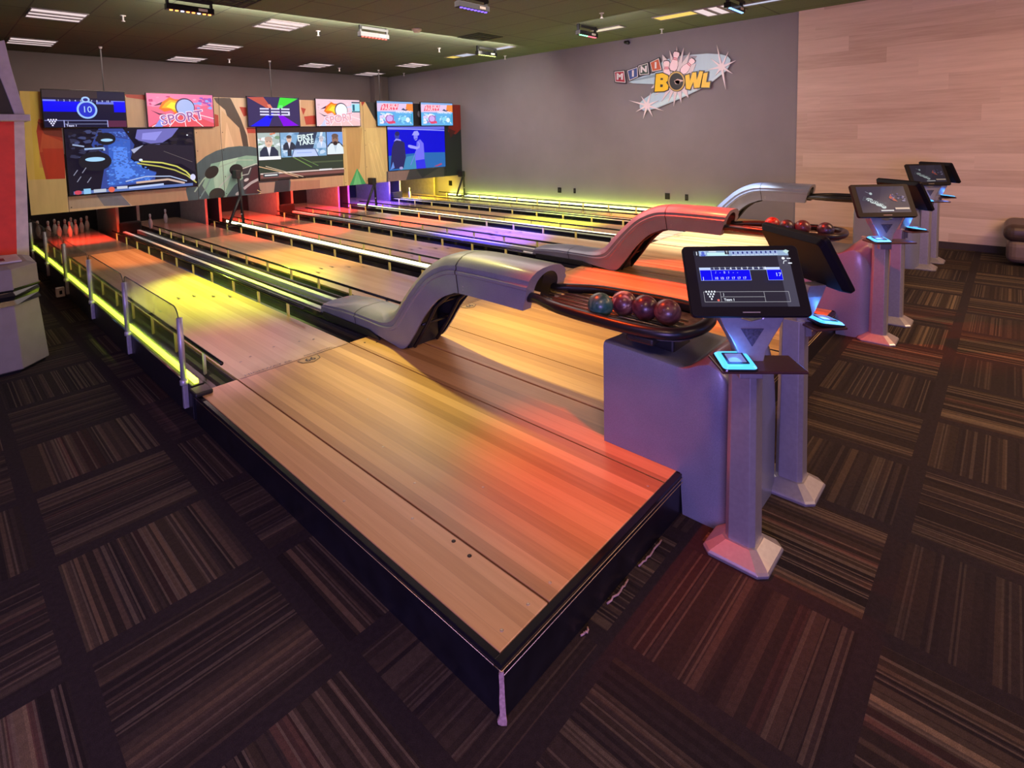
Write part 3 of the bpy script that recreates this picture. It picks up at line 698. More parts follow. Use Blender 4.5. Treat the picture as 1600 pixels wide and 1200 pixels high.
def kiosk(x, y, side, kind, label):
    t = thing('touchscreen_kiosk', (x, y, 0), label, 'kiosk', 'bowling touchscreen kiosks')
    th = math.radians(-50 if side < 0 else 50)
    H = Matrix.Translation((x, y, 0)) @ Matrix.Rotation(th, 4, 'Z')
    def octo(a, c, z, dx=0, dy=0): return [(x+dx+p, y+dy+q, z) for p, q in ((-a+c, -a), (a-c, -a), (a, -a+c), (a, a-c), (a-c, a), (-a+c, a), (-a, a-c), (-a, -a+c))]
    MB().loft([octo(.116, .03, 0), octo(.118, .03, .012), octo(.112, .03, .020), octo(.062, .020, .056)], True, True, False).build('foot', SILVER, t, bevel=.002)
    MB().loft([octo(.054, .017, .050, .004), octo(.051, .017, .45, .004), octo(.049, .017, .775, .004)], True, True, False).build('column', SILVER, t, bevel=.002)
    # forked neck carrying the screen
    def cur(s): return [(s*.042, .70), (s*.042, .765), (s*.050, .805), (s*.072, .850), (s*.098, .895), (s*.122, .950)]
    L = cur(-1); Rr = cur(1)
    pts = [(a, -.054, z) for a, z in L] + [(.0, -.054, .915)] + [(a, -.054, z) for a, z in reversed(Rr)]
    nk = MB().prism([H @ Vector((a, -.056, z)) for a, _, z in L+[] ] if False else [H @ Vector(q) for q in [(a, -.056, z) for a, z in L] + [(-.05, -.056, .948), (-.035, -.056, .925), (0, -.056, .915), (.035, -.056, .925), (.05, -.056, .948)] + [(a, -.056, z) for a, z in reversed(Rr)]], H.to_3x3() @ Vector((0, .075, 0))).build('forked_neck', SILVER, t, bevel=.004)
    MB().prism([H @ Vector(q) for q in ((-.040, -.0585, .888), (0, -.0585, .822), (.040, -.0585, .888))], H.to_3x3() @ Vector((0, .004, 0))).build('triangle_plate', mat('dark_textured_plate', (.05, .05, .075), .5, var=.6, scale=120), t)
    # shelf with lit button pad
    sh = MB(); sh.box((-.135, -.145, .757), (.155, .0, .768), H)
    sh.build('shelf', mat('red_tinted_black_shelf', (.05, .02, .02), .3), t, bevel=.004)  # red light on the shelf put into its colour as a tint
    pr = Matrix.Translation((0, 0, 0))
    pd = H @ Matrix.Translation((-.070, -.085, .7685)) @ Matrix.Rotation(math.radians(9), 4, 'X')
    def rrect(a, b, r, z, n=4):
        out = []
        for cx, cy, s0 in ((a-r, b-r, 0), (-a+r, b-r, 1), (-a+r, -b+r, 2), (a-r, -b+r, 3)):
            for i in range(n+1): g = math.pi/2*(s0+i/n); out.append(pd @ Vector((cx+r*math.cos(g), cy+r*math.sin(g), z)))
        return out
    pb = MB().loft([rrect(.060, .058, .015, .002), rrect(.062, .060, .015, .008), rrect(.060, .058, .015, .014)], True, True, False).build('button_pad', GBLACK, t)
    MB().loft([rrect(.058, .056, .014, .0145), rrect(.050, .048, .012, .022)], True, True, False).build('glowing_ring', GLOWB, pb)
    MB().loft([rrect(.037, .035, .003, .0222), rrect(.037, .035, .003, .0245)], True, True, False).build('pad_border', MBLACK, pb)
    MB().loft([rrect(.029, .027, .002, .0247), rrect(.029, .027, .002, .0255)], True, True, False).build('pad_display', emit('lilac_pad_display', (.30, .34, .85), .55), pb)
    lp = pd @ Vector((0, .0, .035)); l_ = bpy.data.lights.new('pad_light', 'POINT'); l_.color = (.05, .22, 1.0); l_.energy = 0.7; l_.shadow_soft_size = .03
    lo = bpy.data.objects.new('pad_light', l_); COL.objects.link(lo); lo.location = lp
    # tablet
    tl = math.radians(29)
    T = H @ Matrix.Translation((-.019, -.030, 1.055)) @ Matrix.Rotation(-tl, 4, 'X')
    def rr2(a, b, r, yy, n=4):
        out = []
        for cx, cz, s0 in ((a-r, b-r, 0), (-a+r, b-r, 1), (-a+r, -b+r, 2), (a-r, -b+r, 3)):
            for i in range(n+1): g = math.pi/2*(s0+i/n); out.append(T @ Vector((cx+r*math.cos(g), yy, cz+r*math.sin(g))))
        return out
    MB().loft([rr2(.203, .128, .014, -.012), rr2(.205, .130, .016, -.008), rr2(.205, .130, .016, .008), rr2(.188, .113, .02, .030)], True, True, False).build('tablet_case', mat('tablet_black_plastic', (.006, .005, .007), .5, spec=.15), t, bevel=.0015)
    w, h = .335, .205
    o = T @ Vector((-w/2, -.0126, -h/2+.008)); u = T.to_3x3() @ Vector((1, 0, 0)); v = T.to_3x3() @ Vector((0, 0, 1)); n = T.to_3x3() @ Vector((0, -1, 0))
    c = Canvas(o, u, v, n, .0003)
    if kind == 'score': score_screen(c, w, h)
    else: logo_screen(c, w, h, 1.0 if kind == 'logo' else .45)
    c.build('display', SCR if kind == 'score' else SCRD, t)
    c2 = Canvas(T @ Vector((0, -.0126, -.114)), u, v, n, .0003); c2.line([(-.03, 0), (.03, 0)], .0035, (.30, .28, .26)); c2.build('bezel_mark', PRINTS, t)
    return t
kiosk(1.085, -.262, -1, 'score', 'silver kiosk in front whose tilted tablet shows the blue score table')
kiosk(1.622, -.285, 1, 'dim', 'silver kiosk with its tablet turned away, just behind the score display kiosk')
kiosk(3.925, -.27, -1, 'logo', 'silver kiosk whose dark tablet shows the white script logo, beside the middle pedestal')
kiosk(4.47, -.30, 1, 'dim', 'silver kiosk with its tablet turned away, behind the white script logo tablet')
kiosk(6.76, -.275, -1, 'dim', 'farthest kiosk facing the camera, its dim tablet against the wood wall')
kiosk(7.20, -.31, 1, 'dim', 'last kiosk in the row, mostly hidden behind the dim tablet')
# ------------------------------------------------------------------ pins
PINW = mat('white_pin_plastic', (.62, .60, .58), .3, var=.04)
PINR = mat('red_pin_band', (.5, .03, .03), .3)
pinp = [(.018, 0), (.0215, .004), (.030, .05), (.0345, .085), (.031, .12), (.021, .155), (.0145, .178), (.0140, .19), (.0165, .21), (.0185, .226), (.0165, .243), (.009, .252), (.0005, .2545)]
def pin(x, y, label, grp, first=[None]):
    if first[0] is None:
        t = thing('bowling_pin', (x, y, DZ_), label, 'bowling pin', grp)
        MB().lathe(pinp, (x, y, DZ_), 16).build('body', PINW, t)
        MB().lathe([(.0155, .172), (.0152, .177), (.0152, .181), (.0155, .185)], (x, y, DZ_), 16).build('neck_band', PINR, t)
        first[0] = t
    else:
        t = copy_tree(first[0], (x, y, DZ_), label); t['group'] = grp
    return t
rows = ('front pin of the full rack on the first lane', None, None, None)
nm = [['front pin of the full rack, nearest the red light patch'], ['second row of the full rack, left pin', 'second row of the full rack, right pin'], ['third row of the full rack, left pin', 'third row of the full rack, middle pin', 'third row of the full rack, right pin'], ['back row of the full rack, leftmost pin behind the glass', 'back row of the full rack, second pin from left', 'back row of the full rack, third pin from left', 'back row of the full rack, rightmost pin']]
for r in range(4):
    for i in range(r+1): pin(.595+(i-r/2)*.222, 9.90+r*.192, 'white bowling pin, '+nm[r][i], 'full rack of ten pins')
pin(1.70, 9.72, 'white bowling pin, left of the two standing on the second lane', 'pins left standing')
pin(2.09, 10.26, 'white bowling pin, right of the two standing on the second lane', 'pins left standing')
pin(7.25, 9.55, 'yellow-lit bowling pin standing alone on the farthest lane', 'pins left standing')

# ------------------------------------------------------------------ pinsetter side walls
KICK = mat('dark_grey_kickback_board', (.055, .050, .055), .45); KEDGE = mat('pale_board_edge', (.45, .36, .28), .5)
KLIT = mat('lit_kickback_board', (.30, .27, .25), .4)  # lit copy of the kickback board, light put into the paler colour
kx = [1.20, 1.50, 2.585, 2.83, 3.955, 4.255, 5.335, 5.585, 6.70, 7.01, 8.10]
for i, x in enumerate(kx):
    d = ('white-edged partition left of the black ball opening, lit red, beside the full pin rack', 'dark partition at the left of the two standing pins', 'pale-edged partition right of the two standing pins', 'dark partition left of the first red pin deck', 'red-lit partition right of the first red pin deck', 'dark partition left of the second red pin deck', 'red-lit partition right of the second red pin deck', 'dark partition left of the blue pin deck', 'blue-lit partition right of the blue pin deck', 'dark partition left of the lone yellow-lit pin', 'yellow-lit partition at the grey wall')[i]
    t = thing('pinsetter_partition', (x, 10.3, 0), 'upright '+d, 'partition', 'pinsetter partitions')
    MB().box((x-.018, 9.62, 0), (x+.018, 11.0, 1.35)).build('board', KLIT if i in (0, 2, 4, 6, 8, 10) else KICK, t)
    MB().box((x-.020, 9.60, .0), (x+.020, 9.62, 1.35)).build('edge_strip', KEDGE, t)
for i in range(6):
    k, s = divmod(i, 2); X = P*k + (.08 if s == 0 else 1.53)
    tag(MB().box((X, 11.0, 0), (X+1.09, 11.04, 1.5)).build('pit_curtain', mat('black_pit_curtain', (.012, .011, .012), .9)), 'black curtain at the back of the pin pit of the %s' % lane_names[i].split(',')[0], 'curtain', 'pit curtains')

# ------------------------------------------------------------------ masking wall with its mural
MY = 8.65
mw = thing('masking_wall', (4.1, MY, .7), 'long printed masking wall with bowling mural above the pin decks', 'masking wall')
def mp(px, py): v = at_y(px, py, MY); return (v.x, v.z)
edges = [0.0, .425, 2.16, 2.575, 3.17, 4.905, 5.42, 5.985, 7.66, WX-.01]
bot, top = .700, 2.388
TAN, TAN2, YEL, RED_, BRN, CRM = S_(214, 186, 152), S_(192, 156, 124), S_(205, 178, 74), S_(172, 50, 30), S_(72, 58, 48), S_(208, 188, 158)
def clip(poly, x0, x1, z0=bot, z1=top):
    def cut(P_, f, ax, v):
        out = []
        for i in range(len(P_)):
            a, b = P_[i], P_[(i+1) % len(P_)]
            ia, ib = f(a[ax], v), f(b[ax], v)
            if ia: out.append(a)
            if ia != ib:
                u = (v-a[ax])/(b[ax]-a[ax]); out.append((a[0]+(b[0]-a[0])*u, a[1]+(b[1]-a[1])*u))
        return out
    ge = lambda a, v: a >= v-1e-9; le = lambda a, v: a <= v+1e-9
    for ax, f, v in ((0, ge, x0), (0, le, x1), (1, ge, z0), (1, le, z1)):
        poly = cut(poly, f, ax, v)
        if len(poly) < 3: return []
    return poly
art = []   # (polygon in x,z, colour)
def A(pts, col): art.append(([mp(*p) for p in pts], col))
def AX(pts, col): art.append((pts, col))
def AL(pts, w, col):
    q = [mp(*p) for p in pts]
    for (x0, y0), (x1, y1) in zip(q[:-1], q[1:]):
        dx, dy = x1-x0, y1-y0; L = math.hypot(dx, dy) or 1; a, b = -dy/L*w/2, dx/L*w/2
        art.append(([(x0+a, y0+b), (x0-a, y0-b), (x1-a, y1-b), (x1+a, y1+b)], col))
def AE(px, py, rx, ry, col, rot=0, seg=28):
    cx, cz = mp(px, py); art.append(([(cx+rx*math.cos(a)*math.cos(rot)-ry*math.sin(a)*math.sin(rot), cz+rx*math.cos(a)*math.sin(rot)+ry*math.sin(a)*math.cos(rot)) for a in [2*math.pi*i/seg for i in range(seg)]], col))
# left pin picture: yellow haze with a red band and cream body
A([(28, 138), (75, 138), (72, 340), (40, 340)], YEL); A([(30, 142), (46, 142), (58, 336), (42, 338)], S_(205, 178, 96))
A([(60, 138), (108, 138), (104, 260), (62, 262)], S_(200, 150, 84))
A([(60, 186), (100, 190), (101, 280), (72, 281), (62, 240), (57, 205)], RED_); A([(58, 190), (101, 204), (101, 216), (70, 210)], S_(120, 34, 24)); A([(66, 208), (100, 222), (100, 232), (62, 238)], S_(190, 82, 48)); A([(66, 232), (101, 232), (102, 279), (76, 280)], S_(184, 50, 26))
A([(44, 281), (108, 279), (112, 342), (40, 342)], S_(200, 178, 128)); A([(105, 300), (200, 296), (206, 340), (106, 340)], TAN)
A([(150, 304), (186, 301), (205, 321), (160, 322)], S_(120, 122, 138)); A([(105, 305), (150, 304), (163, 322), (108, 327)], S_(176, 158, 148)); A([(186, 301), (300, 290), (300, 316), (206, 321)], S_(178, 142, 112))
A([(190, 140), (232, 140), (232, 158), (200, 156)], RED_); A([(196, 152), (226, 156), (226, 200), (198, 200)], S_(190, 160, 128))
# middle boards: planks, brown pillar, ball
A([(300, 150), (352, 150), (352, 250), (300, 300)], S_(190, 158, 120)); A([(344, 152), (345, 235), (352, 235), (362, 205), (350, 160)], TAN)
A([(334, 153), (360, 153), (376, 185), (386, 212), (390, 240), (384, 244), (362, 205), (352, 172), (338, 160)], BRN); A([(358, 152), (388, 153), (386, 196), (378, 185), (372, 165)], TAN); A([(374, 167), (388, 168), (388, 180), (381, 182)], RED_)
A([(335, 178), (341, 180), (342, 197), (336, 198)], RED_); A([(385, 200), (404, 200), (404, 208), (387, 208)], RED_); A([(387, 208), (404, 208), (404, 244), (392, 240)], S_(186, 146, 110))
A([(346, 172), (374, 200), (384, 250), (347, 250)], S_(205, 170, 130)); A([(354, 190), (368, 235), (372, 250), (350, 246)], S_(222, 190, 150))
A([(352, 240), (404, 240), (404, 302), (352, 308)], TAN2)
A([(404, 280), (540, 266), (540, 296), (404, 304)], S_(196, 158, 122)); A([(404, 286), (500, 281), (500, 298), (404, 303)], S_(178, 128, 104))
# teal marble ball
AE(378, 291, .90, .70, S_(70, 92, 98)); 
A([(330, 256), (385, 243), (420, 245), (400, 262), (366, 290), (352, 310), (330, 312), (316, 290)], S_(132, 178, 156)); A([(345, 252), (372, 246), (352, 300), (338, 309), (334, 280)], S_(168, 208, 184))
A([(378, 262), (430, 246), (452, 262), (452, 300), (382, 303)], S_(52, 50, 58)); A([(394, 262), (404, 258), (404, 302), (384, 303)], S_(70, 32, 42))
AL([(304, 300), (318, 280), (340, 262), (372, 250), (396, 250)], .022, S_(160, 190, 170)); AL([(330, 310), (345, 290), (366, 268), (400, 256), (430, 256)], .02, S_(190, 205, 195)); AL([(312, 310), (322, 294), (330, 276)], .02, S_(120, 150, 150))
AE(331, 269, .125, .090, S_(26, 26, 24), .7); AE(369, 265, .115, .095, S_(22, 20, 22), .2); AE(339, 304, .13, .11, S_(40, 46, 42), .3)
AL([(374, 275), (388, 272), (392, 262)], .018, S_(170, 185, 180)); AE(385, 281, .045, .025, S_(200, 205, 205), .4); AL([(381, 295), (392, 286), (404, 280)], .045, S_(180, 180, 182)); AE(372, 302, .05, .025, S_(190, 190, 190), .5)
AL([(402, 297), (410, 301), (404, 303)], .015, S_(210, 190, 130)); AL([(410, 296), (418, 303)], .012, S_(200, 180, 120)); AL([(414, 296), (422, 303)], .012, S_(200, 180, 120))
A([(404, 286), (430, 284), (428, 301), (408, 303)], S_(170, 140, 122))
# big cream pin and green wedge between second and third screens
A([(470, 152), (494, 152), (494, 200), (470, 200)], S_(200, 160, 120)); A([(470, 168), (478, 170), (474, 180)], RED_); A([(475, 182), (494, 180), (494, 194), (478, 195)], RED_)
A([(536, 198), (606, 198), (606, 284), (536, 294)], S_(205, 180, 120)); A([(562, 154), (590, 158), (590, 200), (566, 200)], S_(205, 175, 120)); A([(570, 158), (592, 158), (592, 196), (584, 184)], S_(46, 46, 48)); A([(563, 154), (572, 156), (566, 166)], RED_)
A([(540, 200), (566, 200), (562, 262), (545, 294)], S_(186, 152, 96)); A([(572, 200), (588, 200), (606, 282), (582, 284)], S_(215, 192, 128))
A([(544, 295), (558, 263), (572, 287)], S_(70, 168, 100)); A([(552, 290), (558, 266), (565, 288)], S_(110, 200, 130))
for a, b, c, d in ((576, 224, 590, 278), (581, 222, 596, 276), (587, 226, 601, 272), (579, 240, 586, 281)): AL([(a, b), (c, d)], .018, S_(228, 206, 140))
AL([(577, 219), (583, 226), (588, 222)], .015, S_(220, 200, 140))
A([(645, 156), (658, 156), (658, 202), (645, 202)], S_(30, 28, 34)); AE(655, 178, .05, .07, S_(110, 110, 120)); 
A([(604, 268), (700, 258), (724, 258), (724, 276), (604, 290)], S_(66, 66, 72)); A([(606, 268), (640, 265), (634, 283), (606, 288)], S_(142, 118, 112)); A([(650, 264), (690, 260), (660, 278)], S_(38, 42, 58))
A([(694, 158), (724, 160), (724, 290), (694, 290)], S_(34, 38, 44)); A([(706, 160), (722, 163), (722, 200), (712, 210), (700, 206)], S_(132, 38, 34)); A([(700, 200), (712, 205), (704, 216)], S_(70, 28, 32))
scr_holes = [(.435, 2.150, .93, 1.885), (3.18, 4.90, .93, 1.885), (5.995, 7.65, .93, 1.885)]
for i in range(len(edges)-1):
    x0, x1 = edges[i]+.003, edges[i+1]-.003
    z1 = .90 if i in (1, 4, 7) else None
    mb = MB(); zones = [(bot, top)] if z1 is None else [(bot, .915), (1.895, top)]
    for a, b in zones: mb.box((x0, MY+.003, a), (x1, MY+.03, b))
    c = Canvas((0, MY+.002, 0), (1, 0, 0), (0, 0, 1), (0, -1, 0), .0001); c.mb = mb; mb.mi = 1
    for a, b in zones:
        c.rect(x0, a, x1, b, TAN)
        for pl, col in art:
            q = clip(pl, x0, x1, a, b)
            if len(q) >= 3: c.poly(q, col)
    o = mb.build('mural_panel', [BLACK, PRINT], mw, norm=False)
for i, x in enumerate(edges[1:-1]):
    for z in (.76, 1.05, 1.5, 1.8): MB().lathe([(.008, 0), (.008, .002)], (0, 0, 0), 8, M=Matrix.Translation((x+.03, MY+.0005, z)) @ Matrix.Rotation(math.radians(90), 4, 'X')).build('panel_screw', DARKHOLE, mw)

# ------------------------------------------------------------------ screens
SC1 = screen_mat(1.05, 'tv_picture')
def tv(name, x0, x1, z0, z1, y, depth, draw, label, border=.018, tilt=0, strength=None):
    """flat television with a picture drawn in metres on its face"""
    w, h = x1-x0, z1-z0
    t = thing(name, ((x0+x1)/2, y, z0), label, 'television', 'lane televisions')
    M = Matrix.Translation((x0, y, z0)) @ Matrix.Rotation(tilt, 4, 'X')
    MB().box((0, .004, 0), (w, .004+depth, h), M).build('case', GBLACK, t, bevel=.004)
    MB().box((w*.3, .004+depth, h*.3), (w*.7, MY+.002-y, h*.7), Matrix.Translation((x0, y, z0))).build('wall_mount', MBLACK, t) if MY+.002-y > .01+depth else None
    R3 = M.to_3x3(); o = M @ Vector((border, .0035, border)); c = Canvas(o, R3 @ Vector((1, 0, 0)), R3 @ Vector((0, 0, 1)), R3 @ Vector((0, -1, 0)), .0004)
    draw(c, w-2*border, h-2*border); c.build('picture', SC1, t); return t
def d_score(c, w, h):
    c.rect(0, 0, w, h, (.008, .006, .03)); c.rect(0, h*.80, w, h, (.035, .022, .03)); c.rect(w*.65, h*.78, w, h, (.012, .012, .04))
    c.rect(0, h*.70, w, h*.745, (.16, .20, .85)); c.rect(w*.15, h*.70, w*.82, h*.745, (.02, .02, .15))
    for i in range(10): c.text(str(i+1), w*(.18+.066*i), h*.722, .038, (.6, .7, 1))
    c.rect(0, h*.42, w*.52, h*.70, (.0, .0, .85)); c.rect(w*.85, h*.42, w, h*.72, (0, 0, .9)); c.rect(w*.63, h*.64, w*.85, h*.70, (.14, .18, .7))
    c.rect(0, h*.17, w*.75, h*.19, (.2, .22, .5)); c.rect(w*.22, h*.08, w*.75, h*.09, (.3, .32, .6)); c.rect(w*.22, 0, w*.23, h*.19, (.4, .42, .8)); c.rect(w*.75, 0, w*.76, h*.19, (.4, .42, .8)); c.rect(w*.76, 0, w, h*.18, (.10, .02, .06))
    c.text('J', w*.27, h*.13, .04, (.7, .7, 1)); c.text('Team 1', w*.31, h*.04, .04, (.7, .7, 1), bold=.02)
    for r in range(4):
        for i in range(4-r): c.ell(w*(.045+.030*(i+r/2)), h*(.20-.05*r), .010, .012, (.75, .72, 1), 8)
    c.ell(w*.51, h*.48, .122, .128, (.30, .50, 1.0), 32); c.ell(w*.51, h*.48, .098, .104, (.02, .03, .55), 32); c.ell(w*.50, h*.76, .050, .042, (.35, .55, 1), 20); c.ell(w*.50, h*.755, .030, .022, (.02, .02, .2), 16)
    c.text('10', w*.51, h*.48, .125, (.40, .62, 1), sx=.95)
def d_sport(c, w, h, pale=0):
    m = lambda q: tuple(v*(1-pale)+.9*pale for v in q)
    c.rect(0, 0, w, h, m((.85, .16, .28)))
    c.poly([(0, 0), (w*.5, h*.52), (w, h*.1), (w, 0)], m((.80, .10, .13))); c.poly([(0, h*.62), (w*.5, h*.55), (w, h*.7), (w, h), (0, h)], m((.95, .22, .42)))
    for x in (.05, .3, .55, .82, 1.0): c.line([(w*.52, h*.5), (w*x, 0 if x < 1 else h*.25)], .012, m((1, .75, .8)))
    c.poly([(w*.08, 0), (w*.2, h*.32), (w*.24, h*.3), (w*.2, 0)], m((.25, .3, .85)))
    c.noise_fill(w*.55, h*.55, w*.98, h*.92, [m((.25, .12, .6)), m((.9, .4, .6)), m((.5, .1, .4)), m((.3, .4, .9))], 26, .045, 4)
    c.noise_fill(w*.02, h*.6, w*.4, h*.95, [m((.95, .3, .5)), m((.6, .05, .2))], 14, .05, 9)
    c.poly([(w*.04, h*.5), (w*.16, h*.36), (w*.26, h*.38), (w*.16, h*.40)], (.04, .01, .05)); c.poly([(w*.08, h*.62), (w*.2, h*.74), (w*.3, h*.80), (w*.2, h*.66)], (.08, .01, .06))
    c.poly([(w*.16, h*.55), (w*.22, h*.75), (w*.28, h*.83), (w*.33, h*.90), (w*.40, h*.84), (w*.52, h*.84), (w*.52, h*.42), (w*.40, h*.40), (w*.34, h*.50), (w*.24, h*.45)], (.85, .18, .02))
    c.poly([(w*.20, h*.57), (w*.26, h*.72), (w*.33, h*.82), (w*.44, h*.78), (w*.48, h*.45), (w*.38, h*.46), (w*.34, h*.55)], (1, .45, .02)); c.poly([(w*.27, h*.6), (w*.35, h*.75), (w*.43, h*.72), (w*.42, h*.5)], (.95, .85, .05) if not pale else (1, .75, .05))
    c.ell(w*.55, h*.60, .145, .145, (.08, .04, .10), 28); c.ell(w*.555, h*.59, .130, .130, (.42, .50, .85) if not pale else (.85, .88, .9), 28)
    c.text('SPORT', w*.50, h*.27, .215, (.95, .75, .9), rot=.16, bold=.05); c.text('SPORT', w*.50, h*.27, .205, (.35, .12, .35) if not pale else (.75, .35, .4), rot=.16, bold=.008, sx=1.03)
def d_sport2(c, w, h):
    d_sport(c, w, h, .55); c.rect(w*.80, h*.55, w*.99, h*.85, (.35, .75, .85)); c.rect(w*.80, h*.52, w*.99, h*.57, (.05, .15, .2)); c.rect(w*.82, h*.58, w*.87, h*.82, (.03, .12, .2)); c.rect(w*.80, h*.88, w*.99, h*.93, (.05, .08, .12))
def d_beams(c, w, h):
    c.rect(0, 0, w, h, (.045, .03, .11))
    c.poly([(0, h*.98), (w*.30, h), (w*.46, h*.60), (w*.40, h*.58)], (.55, .10, .07)); c.poly([(w*.62, h), (w*.98, h*.98), (w*.60, h*.60), (w*.55, h*.60)], (.06, .75, .05))
    c.poly([(w*.03, 0), (w*.38, 0), (w*.48, h*.44), (w*.42, h*.46)], (.01, .01, .95)); c.poly([(w*.66, 0), (w*.97, h*.02), (w*.60, h*.45), (w*.55, h*.44)], (.22, .0, .75))
    c.poly([(w*.36, h*.74), (w*.42, h*.76), (w*.47, h*.62), (w*.40, h*.60)], (.85, .25, .15)); c.poly([(w*.57, h*.62), (w*.60, h*.74), (w*.67, h*.73), (w*.66, h*.62)], (.15, .85, .2)); c.poly([(w*.36, h*.34), (w*.42, h*.25), (w*.47, h*.32), (w*.47, h*.42)], (0, 0, .5))
    for z in (.60, .50, .40): c.rect(w*.22, h*z-.014, w*.80, h*z+.012, (.72, .70, .95))
    for a, b in ((.39, .43), (.60, .63)): c.rect(w*a, h*.38, w*b, h*.63, (.045, .03, .14))
    c.rect(w*.22, h*.43, w*.26, h*.475, (.045, .03, .14)); c.rect(w*.30, h*.53, w*.39, h*.575, (.045, .03, .14)); c.rect(w*.765, h*.40, w*.80, h*.50, (.72, .70, .95)); c.rect(w*.44, h*.53, w*.60, h*.575, (.045, .03, .14))
def d_game(c, w, h):
    c.rect(0, 0, w, h, (.12, .42, .80)); c.rect(0, h*.58, w, h, (.75, .55, .80)); c.rect(0, h*.92, w, h, (.22, .40, .75)); c.poly([(w*.78, h*.62), (w, h*.60), (w, h*.92), (w*.82, h*.92)], (.90, .25, .05))
    c.poly([(w*.08, h*.63), (w*.14, h*.90), (w*.60, h*.90), (w*.55, h*.66)], (.85, .10, .18)); c.text('STRIKE', w*.36, h*.83, .11, (1, .65, .75), sx=1.3, bold=.02); c.text('PARTY', w*.33, h*.71, .10, (1, .7, .8), sx=1.3, bold=.02)
    c.poly([(w*.66, h*.66), (w*.72, h*.74), (w*.78, h*.67), (w*.86, h*.70), (w*.80, h*.62)], (.04, .06, .16)); c.text('FANTASTIC', w*.73, h*.57, .075, (.85, .9, 1), sx=1.1, bold=.02)
    c.noise_fill(w*.05, h*.08, w*.45, h*.52, [(.75, .6, .9), (.45, .75, .95), (.85, .8, .9), (.3, .2, .6)], 34, .07, 8)
    c.ell(w*.32, h*.28, .11, .09, (.35, .08, .35)); c.ell(w*.32, h*.29, .085, .068, (.62, .40, .85)); c.poly([(w*.22, h*.16), (w*.30, h*.07), (w*.48, h*.10), (w*.46, h*.2)], (.75, .06, .15))
    c.noise_fill(w*.55, h*.08, w*.95, h*.42, [(.25, .65, .85), (.12, .35, .7), (.5, .75, .95)], 22, .06, 2); c.ell(w*.83, h*.24, .055, .055, (.75, .92, .9)); c.rect(w*.93, h*.1, w*.96, h*.5, (.03, .35, .5))
